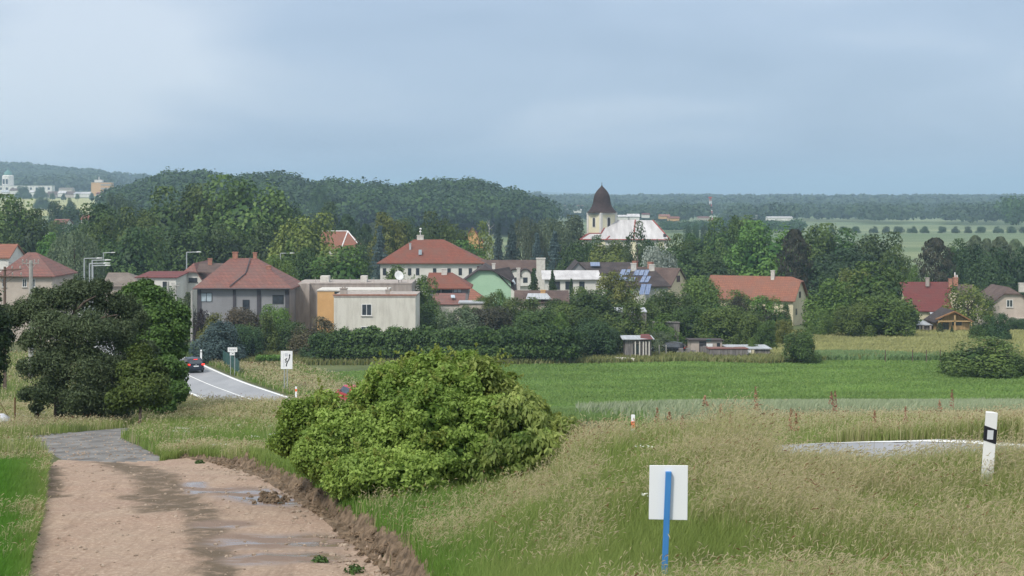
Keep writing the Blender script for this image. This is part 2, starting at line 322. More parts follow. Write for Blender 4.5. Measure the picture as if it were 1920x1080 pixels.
def dirtmat():
    m, N, L = newmat('track_dirt'); out = N('ShaderNodeOutputMaterial'); b = N('ShaderNodeBsdfPrincipled'); L(b.outputs[0], out.inputs[0])
    t = N('ShaderNodeTexCoord')
    def noise(s, d=6, r=.6):
        n = N('ShaderNodeTexNoise'); n.inputs['Scale'].default_value = s; n.inputs['Detail'].default_value = d; n.inputs['Roughness'].default_value = r; L(t.outputs['Object'], n.inputs['Vector']); return n
    def mix(f, a, c):
        x = N('ShaderNodeMix'); x.data_type = 'RGBA'; L(f, x.inputs[0])
        (L(a, x.inputs[6]) if not isinstance(a, tuple) else setattr(x.inputs[6], 'default_value', (*a, 1)))
        (L(c, x.inputs[7]) if not isinstance(c, tuple) else setattr(x.inputs[7], 'default_value', (*c, 1))); return x.outputs[2]
    def ramp(s, a, b_):
        r = N('ShaderNodeMapRange'); r.inputs[1].default_value = a; r.inputs[2].default_value = b_; L(s, r.inputs[0]); return r.outputs[0]
    c = mix(ramp(noise(.9).outputs[0], .35, .65), (.35,.255,.185), (.30,.20,.145))
    c = mix(ramp(noise(16, 8, .8).outputs[0], .48, .70), c, (.56,.43,.33)); c = mix(ramp(noise(28, 6, .8).outputs[0], .56, .70), c, (.22,.15,.10))
    c = mix(ramp(noise(5, 8, .7).outputs[0], .60, .75), c, (.20,.13,.085))
    sm_ = N('ShaderNodeMapping'); sm_.inputs['Scale'].default_value = (5, .5, 1); L(t.outputs['Object'], sm_.inputs[0]); sn = N('ShaderNodeTexNoise'); sn.inputs['Scale'].default_value = 1.6; sn.inputs['Detail'].default_value = 8; sn.inputs['Roughness'].default_value = .7; L(sm_.outputs[0], sn.inputs['Vector'])
    c = mix(ramp(sn.outputs[0], .52, .72), c, (.24,.165,.115))
    am = N('ShaderNodeAttribute'); am.attribute_name = 'mud'
    mm = N('ShaderNodeMath'); mm.operation = 'MULTIPLY'; L(am.outputs['Fac'], mm.inputs[0]); L(ramp(noise(3.5, 6, .7).outputs[0], .3, .5), mm.inputs[1])
    c = mix(mm.outputs[0], c, (.125,.09,.056))
    aw = N('ShaderNodeAttribute'); aw.attribute_name = 'wet'
    c = mix(aw.outputs['Fac'], c, (.22,.155,.12))
    aw2 = N('ShaderNodeMath'); aw2.operation = 'MULTIPLY'; L(aw.outputs['Fac'], aw2.inputs[0])
    ms = N('ShaderNodeMapping'); ms.inputs['Scale'].default_value = (.9, 2.2, 1); L(t.outputs['Object'], ms.inputs[0])
    pn = N('ShaderNodeTexNoise'); pn.inputs['Scale'].default_value = 1.0; pn.inputs['Detail'].default_value = 4; L(ms.outputs[0], pn.inputs['Vector'])
    pud = ramp(pn.outputs[0], .42, .50); L(pud, aw2.inputs[1])
    rr = N('ShaderNodeMapRange'); rr.inputs[3].default_value = .9; rr.inputs[4].default_value = .10; L(aw2.outputs[0], rr.inputs[0]); L(rr.outputs[0], b.inputs['Roughness'])
    L(c, b.inputs['Base Color']); b.inputs['Specular IOR Level'].default_value = .5
    bp = N('ShaderNodeBump'); bp.inputs['Distance'].default_value = .03; L(noise(10, 8, .75).outputs[0], bp.inputs['Height'])
    iv = N('ShaderNodeMapRange'); iv.inputs[3].default_value = 1.0; iv.inputs[4].default_value = 0.05; L(aw2.outputs[0], iv.inputs[0]); L(iv.outputs[0], bp.inputs['Strength'])
    L(bp.outputs[0], b.inputs['Normal']); return m
m_dirt = dirtmat()
m_bank = noisy('bank_soil', (.085,.06,.038), (.23,.165,.11), 7, .95, bump=.05, bscale=16, lo=.38, hi=.62)
m_gravel = noisy('gravel', (.11,.105,.10), (.27,.26,.25), 2.2, .95, bump=.004, bscale=30, detail=14, lo=.30, hi=.70, stretch=(1,.35,1), spec=.1)
m_barley = noisy('barley', (.19,.25,.12), (.26,.31,.17), .6, .9, bump=.15, bscale=5, stretch=(1,.35,1))
m_crop = noisy('young_crop', (.175,.28,.075), (.235,.34,.10), .35, .9, bump=.12, bscale=3, stretch=(.45,1.6,1), detail=10)
m_mead = noisy('meadow_grass', (.27,.30,.10), (.38,.38,.16), .16, .9, bump=.15, bscale=2.2, stretch=(.5,1.5,1), c3=(.25,.29,.11))
m_vill = noisy('village_ground', (.06,.09,.03), (.13,.15,.06), .05, .95)
m_far = noisy('far_fields', (.09,.14,.055), (.21,.24,.12), .008, .95, stretch=(.25,1.6,1), c3=(.13,.17,.08), detail=4)
m_wfl = noisy('wood_floor', (.02,.04,.015), (.05,.07,.03), .02, .95)
m_dist = noisy('distant_woodland', (.04,.075,.03), (.09,.13,.06), .01, .95)
names = ['grass_verge','dirt_track','gravel_road','barley_field','crop_field','meadow','village_ground','far_field','wooded_hill','distant_hill','ripening_field']
mats = [m_verge, m_dirt, m_gravel, m_barley, m_crop, m_mead, m_vill, m_far, m_wfl, m_dist, noisy('ripe', (.30,.31,.13), (.38,.37,.17), .01, .95)]
MUD = [[G(205,868),G(262,880),G(300,900),G(318,930),G(300,955)], [G(345,925),G(372,960),G(390,1000),G(405,1050),G(425,1110),G(440,1300)], [G(262,930),G(300,938)], [G(100,880),G(100,930)]]
for ci in range(11):
    sel = Q[cls == ci]
    if ci == 1:      # the steep cut face is bare earth too
        pass
    if len(sel) == 0: continue
    used, inv = np.unique(sel, return_inverse=True); v = VT[used]
    at = None
    if ci == 1:
        mud = np.zeros(len(v))
        for mp_, wd in zip(MUD, (.36,.26,.30,.16)): mud = np.maximum(mud, 1-sm(wd*.55, wd*1.5, dpoly(v[:,0], v[:,1], mp_)+(fbm(v[:,0]*3, v[:,1]*3, 31)-.47)*.5))
        wet = np.zeros(len(v))
        for (a, b_, r_) in ((G(440,920),G(530,940),.75),(G(395,985),G(440,985),.35),(G(470,1015),G(620,1015),.7),(G(365,905),G(372,925),.25),(G(480,1050),G(590,1045),.5)):
            wet = np.maximum(wet, 1-sm(r_*.4, r_*1.2, dpoly(v[:,0], v[:,1], [a, b_])))
        at = {'mud': mud, 'wet': wet}
    me = np_mesh(names[ci], v, inv.reshape(-1, 4), attr=at, smooth=True)
    o = link_mesh(names[ci], me, mats[ci]); o['kind'] = 'structure'
# skirt of bare soil on the dug bank
def strip(name, left, right, mat, parent=None):
    V = []; Fc = []
    for a, b_ in zip(left, right): V += [a, b_]
    for i in range(len(left)-1): Fc.append((2*i, 2*i+1, 2*i+3, 2*i+2))
    me = bpy.data.meshes.new(name); me.from_pydata([tuple(v) for v in V], [], Fc); me.update()
    return link_mesh(name, me, mat, parent)
# cut bank: an earth face running along the right side of the track
bp_ = [Vector((*p, 0)) for p in LEDW]; bd_ = dense(bp_, .055)
rows = []
rng = np.random.default_rng(3)
for i, p in enumerate(bd_):
    q = bd_[min(i+1, len(bd_)-1)] - bd_[max(i-1, 0)]; q.z = 0; q.normalize(); nrm = Vector((q.y, -q.x, 0))
    if nrm.x < 0: nrm = -nrm
    rows.append((p, nrm))
V = []; K = 20
bx = []; by = []
for p, nrm in rows:
    for k in range(K): bx.append(p.x+nrm.x*(-.17+.021*k)); by.append(p.y+nrm.y*(-.17+.021*k))
bx = np.array(bx); by = np.array(by); bz_ = height(bx, by)
kk = np.tile(np.arange(K), len(rows)); jag = (fbm(bx*4, by*4, 77, 5)-.47)*1.3+(vnoise(bx*19, by*19, 78)-.5)*.35
bz_ = bz_ + .02 + np.where((kk > 6) & (kk < K-1), jag*.15+.03, np.where(kk > 0, .012+jag*.03, 0)) - np.where((kk == 0) | (kk == K-1), .05, 0)
Vb = np.stack([bx, by, bz_], -1); ib = np.arange(len(bx)).reshape(-1, K)
Qb = np.stack([ib[:-1,:-1], ib[:-1,1:], ib[1:,1:], ib[1:,:-1]], -1).reshape(-1, 4)
o = link_mesh('earth_bank', np_mesh('earth_bank', Vb, Qb), m_bank); o['kind'] = 'structure'
# road
m_asph = noisy('asphalt', (.27,.275,.29), (.34,.345,.36), .5, .62, bump=.004, bscale=30, stretch=(1,.3,1), detail=9)
m_line = plain('road_paint', (.80,.80,.78), .6, var=.04)
m_kerb = plain('kerb_concrete', (.62,.62,.60), .8, var=.1)
def offs(path, d, dz=0):
    out = []
    for i, p in enumerate(path):
        q = path[min(i+1, len(path)-1)] - path[max(i-1, 0)]; q.z = 0; q.normalize(); out.append(p + Vector((-q.y, q.x, 0))*d + Vector((0,0,dz)))
    return out
HW = 3.75
o = strip('road', offs(RD, HW), offs(RD, -HW), m_asph); o['kind'] = 'structure'
# path runs from far to near: +d is on its left = +x side seen from the camera
for nm, a, wd in (('edge_line', 3.45, .14), ('centre_line', 0, .075), ('edge_line', -3.45, .14)):
    l = strip(nm, offs(RD, a+wd, .006), offs(RD, a-wd, .006), m_line, o)
l0 = [P(376,746,145), P(384,752,141), P(391,760,138), P(396,770,135)]
jl = dense([(p.x, p.y, gz(p.x, p.y)+.10) for p in l0], .8)
k = strip('kerb', offs(jl, .25), offs(jl, -.25), m_kerb, None); k['kind'] = 'structure'

# ================================================================ foliage generators
def rnd_dirs(rng, n): v = rng.normal(size=(n,3)); return v/np.linalg.norm(v, axis=1, keepdims=True)
def cards(rng, pos, nrm, size, aspect=0.55, tint=None, hang=0.0):
    n = len(pos); nrm = nrm/np.maximum(np.linalg.norm(nrm, axis=1, keepdims=True), 1e-6)
    a = rnd_dirs(rng, n); a[:,2] -= hang; t = a - nrm*(a*nrm).sum(1, keepdims=True); t /= np.maximum(np.linalg.norm(t, axis=1, keepdims=True), 1e-6)
    b = np.cross(nrm, t); s = size[:,None] if np.ndim(size) else size
    bend = nrm*s*0.12
    V = np.stack([pos-t*s*.5, pos+b*s*aspect*.5+bend, pos+t*s*.5, pos-b*s*aspect*.5+bend], 1).reshape(-1, 3)
    return V, np.arange(n*4).reshape(n, 4), np.repeat(tint, 4)
def lobes_cloud(rng, C, Rr, n, flat=0.8, inner=0.1, upw=.35, rn=.55):
    w_ = Rr**2; w_ = w_/w_.sum(); k = rng.choice(len(C), n, p=w_)
    d = rnd_dirs(rng, n); cen = C.mean(0); outw = C[k]-cen; outw /= np.maximum(np.linalg.norm(outw, axis=1, keepdims=True), 1e-6)
    d = d+outw*.45; d[:,2] += .15; d /= np.linalg.norm(d, axis=1, keepdims=True)
    r = Rr[k]*(1-inner*2*rng.random(n)**1.5)*(1+.10*rng.normal(size=n)); sc = np.array([1,1,flat])
    pos = C[k]+d*r[:,None]*sc+rng.normal(size=(n,3))*r[:,None]*.06
    nrm = d*.8+outw*.25+np.array([0,0,upw])+rng.normal(size=(n,3))*rn
    lt = rng.random(len(C)); pt = fbm(pos[:,0]*1.1/max(Rr.max(), .05)*.3, pos[:,2]*1.1/max(Rr.max(), .05)*.3, 3); tint = np.clip(.40*lt[k]+.35*rng.random(n)+.9*(pt-.33), 0, 1)
    return pos, nrm, tint
def make_crown(kind, seed):
    rng = np.random.default_rng(seed)
    if kind in ('broad', 'round', 'shrub', 'airy'):
        nl = {'broad': 44, 'round': 26, 'shrub': 28, 'airy': 30}[kind]
        d = rnd_dirs(rng, nl); d[:,2] = np.abs(d[:,2])*1.0-.45*(rng.random(nl) < .45)*np.abs(d[:,2])*1.9
        d /= np.linalg.norm(d, axis=1, keepdims=True)
        rad = .30+.10*rng.random(nl)
        if kind == 'shrub': C = np.stack([d[:,0]*rad, d[:,1]*rad, .42+d[:,2]*rad*1.1], 1); Rr = .10+.12*rng.random(nl)
        else:
            rad = rad*(1+.12*np.sin(3*np.arctan2(d[:,1], d[:,0])+seed))
            C = np.stack([d[:,0]*rad, d[:,1]*rad, .50+d[:,2]*rad*1.12], 1); Rr = .085+.10*rng.random(nl)
        if kind == 'round': C[:,:2] *= .92; Rr *= 1.1
        n = {'broad': 9000, 'round': 7000, 'shrub': 7000, 'airy': 2600}[kind]
        pos, nrm, tint = lobes_cloud(rng, C, Rr, n, inner=.2 if kind != 'airy' else .4)
        size = (.040 if kind != 'airy' else .045)*(.6+.8*rng.random(n))
        zlo, zhi = np.percentile(pos[:,2], 1.0), np.percentile(pos[:,2], 99.0); base_ = {'broad': .03, 'round': .03, 'shrub': 0.0, 'airy': .16}[kind]
        pos[:,2] = base_+(pos[:,2]-zlo)/(zhi-zlo)*(1-base_); w98 = np.percentile(np.abs(pos[:,:2]), 98.5); pos[:,:2] *= .5/w98; pos[:,2] = np.clip(pos[:,2], .005, 1.04)
        # core cards in the darkest tint: inner shade put into colour, blocks see-through
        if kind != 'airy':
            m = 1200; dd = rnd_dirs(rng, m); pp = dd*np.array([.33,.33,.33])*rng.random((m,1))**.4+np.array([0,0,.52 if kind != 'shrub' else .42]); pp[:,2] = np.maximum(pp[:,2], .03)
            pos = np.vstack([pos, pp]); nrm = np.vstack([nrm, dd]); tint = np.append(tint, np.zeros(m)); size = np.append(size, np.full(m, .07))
        return cards(rng, pos, nrm, size, .7, tint)
    if kind == 'poplar':
        n = 6000; z = rng.random(n)**.8; prof = .5*np.sin(np.pi*np.clip(z*.86+.12, 0, 1))**.6
        a = rng.random(n)*2*np.pi; lump = 1+.25*np.sin(a*3+z*23)+.15*np.sin(a*5-z*41); r = prof*lump*(1-.25*rng.random(n)**2)
        pos = np.stack([r*np.cos(a), r*np.sin(a), .04+z*.94], 1); nrm = np.stack([np.cos(a), np.sin(a), .6+0*a], 1)+rng.normal(size=(n,3))*.5
        return cards(rng, pos, nrm, .045*(.6+.8*rng.random(n)), .6, np.clip(.5*rng.random(n)+.25+.25*np.sin(a*3+z*23), 0, 1))
    if kind == 'spruce':
        n = 8000; tier = rng.integers(0, 22, n); z0 = .05+tier/22*.92; r0 = .5*(1-z0)**.85+.02
        nb = 11; br = rng.integers(0, nb, n); a = br/nb*2*np.pi+tier*1.9+rng.normal(size=n)*.13; blen = .75+.25*np.sin(br*7.1+tier*3.3)
        u = rng.random(n)**.6; r = r0*u*blen; z = z0+.03-.09*u*(1-z0)*1.2+rng.normal(size=n)*.008
        pos = np.stack([r*np.cos(a), r*np.sin(a), z], 1); nrm = np.stack([np.cos(a)*.4, np.sin(a)*.4, 1+0*a], 1)+rng.normal(size=(n,3))*.45
        return cards(rng, pos, nrm, .045*(.5+.8*rng.random(n)), .45, np.clip(u*.7+.3*rng.random(n), 0, 1), .6)
    if kind == 'willow':
        ns = 420; d = rnd_dirs(rng, ns); d[:,2] = np.abs(d[:,2]); c = np.stack([d[:,0]*.40, d[:,1]*.40, .50+d[:,2]*.46], 1)
        kper = 20; st = np.repeat(c, kper, 0); u = np.tile(np.linspace(0, 1, kper), ns); Lh = np.repeat(.18+.32*rng.random(ns), kper)
        pos = st+np.stack([d[:,0].repeat(kper)*.06*u, d[:,1].repeat(kper)*.06*u, -u*Lh], 1)+rng.normal(size=(ns*kper,3))*.010; pos[:,2] = np.maximum(pos[:,2], .03)
        nrm = np.stack([d[:,0].repeat(kper), d[:,1].repeat(kper), .5+0*u], 1)+rng.normal(size=(ns*kper,3))*.5
        return cards(rng, pos, nrm, .036*(.6+.8*rng.random(ns*kper)), .4, np.repeat(rng.random(ns), kper)*.6+.4*rng.random(ns*kper), 1.5)
SHAPES = {}
def crown_mesh(kind, k):
    key = (kind, k)
    if key not in SHAPES:
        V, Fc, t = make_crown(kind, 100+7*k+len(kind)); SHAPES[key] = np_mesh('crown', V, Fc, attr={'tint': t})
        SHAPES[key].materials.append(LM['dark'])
    return SHAPES[key]
LM = {
 'dark': leafmat('leaf_dark', (0.0299, 0.0667, 0.0184), (0.1035, 0.1725, 0.0437)),
 'deep': leafmat('leaf_deep', (0.0207, 0.0506, 0.0207), (0.069, 0.1242, 0.0437)),
 'mid': leafmat('leaf_mid', (0.0426, 0.084, 0.0179), (0.1512, 0.2128, 0.0504)),
 'bright': leafmat('leaf_bright', (0.0473, 0.1103, 0.0189), (0.1575, 0.2572, 0.0525)),
 'yellow': leafmat('leaf_yellowgreen', (0.075, 0.11, 0.02), (0.24, 0.26, 0.065)),
 'blue': leafmat('needle_blue', (.030,.058,.055), (.105,.160,.155)),
 'silver': leafmat('leaf_silver', (.13,.16,.13), (.38,.43,.37)),
 'grey': leafmat('leaf_greygreen', (.062,.098,.050), (.165,.205,.110)),
 'brown': leafmat('leaf_brownish', (.060,.055,.030), (.15,.125,.07)),
 'russet': leafmat('needle_brown', (.028,.034,.020), (.075,.070,.045)),
 'purple': leafmat('leaf_purple', (.020,.016,.018), (.060,.045,.045)),
}
m_bark = noisy('bark', (.05,.038,.028), (.13,.10,.08), 4, .95, bump=.03, stretch=(1,1,.3))
def trunk_proto():
    r = random.Random(5); b = MB(); b.tube([(0,0,-.03),(.005,0,.2),(0,.01,.45),(-.01,0,.75)], [.035,.027,.02,.006], 7)
    for k in range(7):
        a = k*2.4; z = .22+.06*k; l = .33-.02*k; b.tube([(0,0,z), (math.cos(a)*l*.5, math.sin(a)*l*.5, z+.10), (math.cos(a)*l, math.sin(a)*l, z+.24)], [.013,.009,.003], 5)
    me = bpy.data.meshes.new('trunk'); me.from_pydata(b.v, [], b.f); me.materials.append(m_bark); return me
TRUNK = trunk_proto(); tcount = [0]
def tree(px, wpx, pyt, D, kind, colr, label, group=None, name=None, base=None, cat='tree'):
    """a tree or shrub with crown and trunk, its top where the table says"""
    tcount[0] += 1; i = tcount[0]
    x = (px-CX)/F*D; zb = gz(x, D) if base is None else base; zt = -(pyt-HY)/F*D; h = zt-zb; wd = wpx/F*D*({'broad': 1.30, 'round': 1.2, 'shrub': 1.12, 'spruce': 1.55, 'willow': 1.2}.get(kind, 1.0) if D < 460 else 1.0)
    nm = name or {'broad':'broadleaf_tree','round':'round_tree','shrub':'shrub','airy':'young_tree','poplar':'columnar_tree','spruce':'spruce_tree','willow':'weeping_tree'}[kind]
    if kind == 'shrub': cat = 'shrub'
    e_ = empty(nm, (x, D, zb-.05), 0, label, cat, group)
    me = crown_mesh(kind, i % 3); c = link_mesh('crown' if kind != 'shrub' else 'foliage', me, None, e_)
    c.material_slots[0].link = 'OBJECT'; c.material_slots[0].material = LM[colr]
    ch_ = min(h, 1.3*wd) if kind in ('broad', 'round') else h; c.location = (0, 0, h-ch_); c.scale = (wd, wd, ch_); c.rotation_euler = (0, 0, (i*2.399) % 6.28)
    t = link_mesh('trunk' if kind != 'shrub' else 'stem', TRUNK, None, e_); s_ = min(wd, h*.9); t.scale = (s_, s_, h)
    return e_

# ================================================================ buildings
M = {}
M['white'] = noisy('render_white', (.62,.60,.56), (.72,.70,.66), .6, .9, detail=9)
M['cream'] = noisy('render_cream', (.52,.49,.43), (.67,.64,.57), .9, .9, detail=10, lo=.30, hi=.55, stretch=(1.6,1,.35))
M['pinkgrey'] = noisy('render_pinkgrey', (.29,.25,.225), (.43,.38,.345), .9, .9, detail=10, stretch=(1.6,1,.35))
M['orange'] = noisy('render_orange', (.55,.32,.14), (.64,.39,.18), .6, .9)
M['grey'] = noisy('render_grey', (.235,.235,.25), (.285,.285,.30), .5, .9)
M['anthr'] = noisy('render_anthracite', (.060,.058,.068), (.085,.08,.09), .8, .85)
M['mint'] = noisy('render_mint', (.36,.55,.38), (.42,.61,.43), .5, .9)
M['yellow'] = noisy('render_yellow', (.74,.68,.48), (.80,.74,.54), .5, .9)
M['beige'] = noisy('render_beige', (.42,.36,.31), (.52,.45,.39), .7, .9, detail=9)
M['paleyel'] = noisy('render_paleyellow', (.58,.52,.36), (.68,.61,.44), .6, .9)
M['wood'] = noisy('pale_boards', (.42,.28,.13), (.58,.40,.20), 2.0, .8, stretch=(3,3,.3))
M['woodbr'] = noisy('brown_boards', (.22,.11,.05), (.35,.19,.09), 2.0, .8, stretch=(.5,3,3))
M['woodgrey'] = noisy('weathered_boards', (.11,.10,.095), (.27,.25,.24), 2.2, .95, stretch=(4,4,.25), bump=.02)
M['metal'] = noisy('roof_sheet', (.33,.35,.37), (.47,.49,.52), 1.2, .55, stretch=(3,.3,1))
M['whiteroof'] = noisy('white_roof_sheet', (.42,.405,.405), (.60,.585,.585), .35, .7, detail=10, stretch=(2.2,.5,.5))
M['redtrim'] = plain('red_trim', (.33,.07,.06), .6)
M['brick'] = noisy('chimney_brick', (.30,.13,.09), (.42,.22,.16), 3, .9)
M['chimw'] = noisy('chimney_render', (.50,.47,.43), (.66,.63,.58), 2, .9)
M['brtile'] = tilemat('tile_brown', (.115,.075,.065), (.085,.058,.052), (.15,.105,.09))
M['darktile'] = tilemat('tile_dark', (.060,.045,.045), (.045,.035,.036), (.085,.068,.065))
M['redtile'] = tilemat('tile_red', (0.2683, 0.0878, 0.0556), (0.2079, 0.0667, 0.0445), (0.1811, 0.0878, 0.0667))
M['orgtile'] = tilemat('tile_orange', (0.3354, 0.1404, 0.0889), (0.2817, 0.1123, 0.0741), (0.2214, 0.1123, 0.0815))
M['pinktile'] = tilemat('tile_pink', (0.2415, 0.1088, 0.0889), (0.1945, 0.0878, 0.0741), (0.1744, 0.1053, 0.0926), tw=.55, th=.38)
M['maroon'] = tilemat('tile_maroon', (0.2012, 0.0527, 0.0482), (0.161, 0.0421, 0.0408), (0.1476, 0.0562, 0.0519))
M['greytile'] = tilemat('tile_greybrown', (.22,.175,.145), (.17,.14,.12), (.24,.205,.175))
M['glass'] = plain('window_glass', (.045,.055,.07), .12, var=.3, spec=.7)
M['curtain'] = plain('window_pale_glass', (.42,.50,.56), .25, var=.2, spec=.6)
M['frame_w'] = plain('frame_white', (.78,.78,.77), .5)
M['frame_d'] = plain('frame_dark', (.045,.045,.05), .5)
M['solar'] = None
def solarmat():
    m, N, L = newmat('solar_cells'); out = N('ShaderNodeOutputMaterial'); b = N('ShaderNodeBsdfPrincipled'); L(b.outputs[0], out.inputs[0])
    t = N('ShaderNodeTexCoord'); br = N('ShaderNodeTexBrick'); s = N('ShaderNodeSeparateXYZ'); c = N('ShaderNodeCombineXYZ'); L(t.outputs['Object'], s.inputs[0]); L(s.outputs[0], c.inputs[0]); L(s.outputs[2], c.inputs[1])
    L(c.outputs[0], br.inputs['Vector']); br.offset = 0; br.inputs['Scale'].default_value = 1; br.inputs['Brick Width'].default_value = .33; br.inputs['Row Height'].default_value = .2; br.inputs['Mortar Size'].default_value = .012
    br.inputs['Color1'].default_value = (.09,.14,.27,1); br.inputs['Color2'].default_value = (.11,.16,.30,1); br.inputs['Mortar'].default_value = (.35,.40,.48,1)
    L(br.outputs[0], b.inputs['Base Color']); b.inputs['Roughness'].default_value = .15; b.inputs['Specular IOR Level'].default_value = .8; return m
M['solar'] = solarmat()
def window(root, face, u0, u1, z0, z1, x0=0, x1=0, dep=0, style='white', pane='glass', mull=1, sill=True):
    """frame (child of the house) with its pane as a sub-part"""
    t = .07 if (u1-u0) > .7 else .045; f = MB(); g = MB()
    def bx(b, a0, a1, c0, c1, d0, d1):        # a along wall, c height, d outward
        if face == 'f': b.box(a0, a1, -d1, -d0, c0, c1)
        elif face == 'r': b.box(x1+d0, x1+d1, a0, a1, c0, c1)
        else: b.box(x0-d1, x0-d0, a0, a1, c0, c1)
    bx(f, u0, u1, z1-t, z1, .0, .05); bx(f, u0, u1, z0, z0+t, .0, .05); bx(f, u0, u0+t, z0+t, z1-t, .0, .05); bx(f, u1-t, u1, z0+t, z1-t, .0, .05)
    for k in range(mull):
        c = u0+(u1-u0)*(k+1)/(mull+1); bx(f, c-t*.45, c+t*.45, z0+t, z1-t, .0, .045)
    bx(g, u0+t*.9, u1-t*.9, z0+t*.9, z1-t*.9, .002, .02)
    fr = f.build('window', M['frame_w' if style == 'white' else 'frame_d'], root); g.build('pane', M[pane], fr)
    if sill: s = MB(); bx(s, u0-.08, u1+.08, z0-.07, z0-.003, .0, .14); s.build('sill', M['chimw' if style == 'white' else 'frame_d'], fr)
    return fr
def chimney(roof, x, y, z0, z1, wd=.6, dp=.5, mat='brick', pots=0):
    b = MB(); b.box(x-wd/2, x+wd/2, y-dp/2, y+dp/2, z0, z1); b.box(x-wd/2-.06, x+wd/2+.06, y-dp/2-.06, y+dp/2+.06, z1+.002, z1+.12)
    for k in range(pots): px_ = x+(k-(pots-1)/2)*.3; b.lathe([(.10, z1+.123), (.08, z1+.5)], 8, px_, y)
    return b.build('chimney', M[mat], roof)
def house(name, label, loc, W0, W1, dep, he, hr, rtype, wm, rm, rot=0, over=.4, rx=None, clip=.35, apex=None, cat='house', trim=None, hip_l=True, hip_r=True, group=None):
    """local frame: x along the front from W0 to W1, y away from the viewer, z up"""
    root = empty(name, loc, rot, label, cat, group); wl = MB(); rf = MB(); th = .16; o = over
    if rtype in ('side', 'sidehalf'):
        ym = dep/2; wl.prism([(0,-.6),(dep,-.6),(dep,he),(ym,hr-.12),(0,he)], 'x', W0, W1)
        k = (hr-he)/ym; ze = he-o*k
        if rtype == 'sidehalf':   # clipped gable at the right end
            zc = hr-(hr-he)*clip; yc = ym*(zc-he)/(hr-he); xr = W1-1.3
            rf.slab([(W0-o,-o,ze+.06),(W1+o,-o,ze+.06),(W1+o,yc,zc+.06),(xr,ym,hr+.06),(W0-o,ym,hr+.06)], th)
            rf.slab([(W0-o,ym,hr+.06),(xr,ym,hr+.06),(W1+o,dep-yc,zc+.06),(W1+o,dep+o,ze+.06),(W0-o,dep+o,ze+.06)], th)
            rf.slab([(W1+o,yc,zc+.06),(W1+o,dep-yc,zc+.06),(xr,ym,hr+.06)], th)
            wl = MB(); wl.prism([(0,-.6),(dep,-.6),(dep,he),(dep-yc,zc-.1),(yc,zc-.1),(0,he)], 'x', W0, W1)
        else:
            rf.slab([(W0-o,-o,ze+.06),(W1+o,-o,ze+.06),(W1+o,ym,hr+.06),(W0-o,ym,hr+.06)], th)
            rf.slab([(W0-o,ym,hr+.06),(W1+o,ym,hr+.06),(W1+o,dep+o,ze+.06),(W0-o,dep+o,ze+.06)], th)
    elif rtype in ('front', 'fronthalf'):
        xm = (W0+W1)/2 if apex is None else apex; kl = (hr-he)/(xm-W0); kr = (hr-he)/(W1-xm); zel = he-o*kl; zer = he-o*kr
        if rtype == 'fronthalf':
            zc = hr-(hr-he)*clip; xl = W0+(zc-he)/kl; xr_ = W1-(zc-he)/kr; yb = 1.4
            wl.prism([(W0,-.6),(W1,-.6),(W1,he),(xr_,zc-.1),(xl,zc-.1),(W0,he)], 'y', 0, dep)
            rf.slab([(W0-o,-o,zel+.06),(xl,-o,zc+.06),(xm,yb,hr+.06),(xm,dep+o,hr+.06),(W0-o,dep+o,zel+.06)], th)
            rf.slab([(xr_,-o,zc+.06),(W1+o,-o,zer+.06),(W1+o,dep+o,zer+.06),(xm,dep+o,hr+.06),(xm,yb,hr+.06)], th)
            rf.slab([(xl,-o,zc+.06),(xr_,-o,zc+.06),(xm,yb,hr+.06)], th)
        else:
            wl.prism([(W0,-.6),(W1,-.6),(W1,he),(xm,hr-.12),(W0,he)], 'y', 0, dep)
            rf.slab([(W0-o,-o,zel+.06),(xm,-o,hr+.06),(xm,dep+o,hr+.06),(W0-o,dep+o,zel+.06)], th)
            rf.slab([(xm,-o,hr+.06),(W1+o,-o,zer+.06),(W1+o,dep+o,zer+.06),(xm,dep+o,hr+.06)], th)
    elif rtype == 'hip':
        ym = dep/2; a, b = rx; z0 = he
        wl.box(W0, W1, 0, dep, -.6, he)
        A=(W0-o,-o,z0); B=(W1+o,-o,z0); C_=(W1+o,dep+o,z0); D_=(W0-o,dep+o,z0); E=(a,ym,hr); G_=(b,ym,hr)
        rf.slab([A,B,G_,E], th); rf.slab([B,C_,G_], th); rf.slab([C_,D_,E,G_], th); rf.slab([D_,A,E], th)
    elif rtype == 'flat':
        wl.box(W0, W1, 0, dep, -.6, he); rf.box(W0-o, W1+o, -o, dep+o, he+.002, he+.18)
    elif rtype == 'mono':     # front eave at he, back at hr
        wl.prism([(0,-.6),(dep,-.6),(dep,hr-.02),(0,he-.02)], 'x', W0, W1); k = (hr-he)/dep
        rf.slab([(W0-o,-o,he-o*k+.12),(W1+o,-o,he-o*k+.12),(W1+o,dep+o,hr+o*k+.12),(W0-o,dep+o,hr+o*k+.12)], .1)
    wobj = wl.build('wall', M[wm], root); robj = rf.build('roof', M[rm], root)
    root['_'] = 1; del root['_']
    return root, wobj, robj
class FR:
    """front-plane converter: pixels of the photograph to local metres of a house front"""
    def __init__(s, px, D, base=None):
        s.px = px; s.D = D; s.x = (px-CX)/F*D; s.zb = gz(s.x, D) if base is None else base; s.loc = (s.x, D, s.zb)
    def u(s, px, dy=0): return (px-CX)/F*(s.D+dy)-s.x
    def z(s, py, dy=0): return -(py-HY)/F*(s.D+dy)-s.zb
    def win(s, root, a, b, c, d, **k): return window(root, 'f', s.u(a), s.u(b), s.z(d), s.z(c), **k)

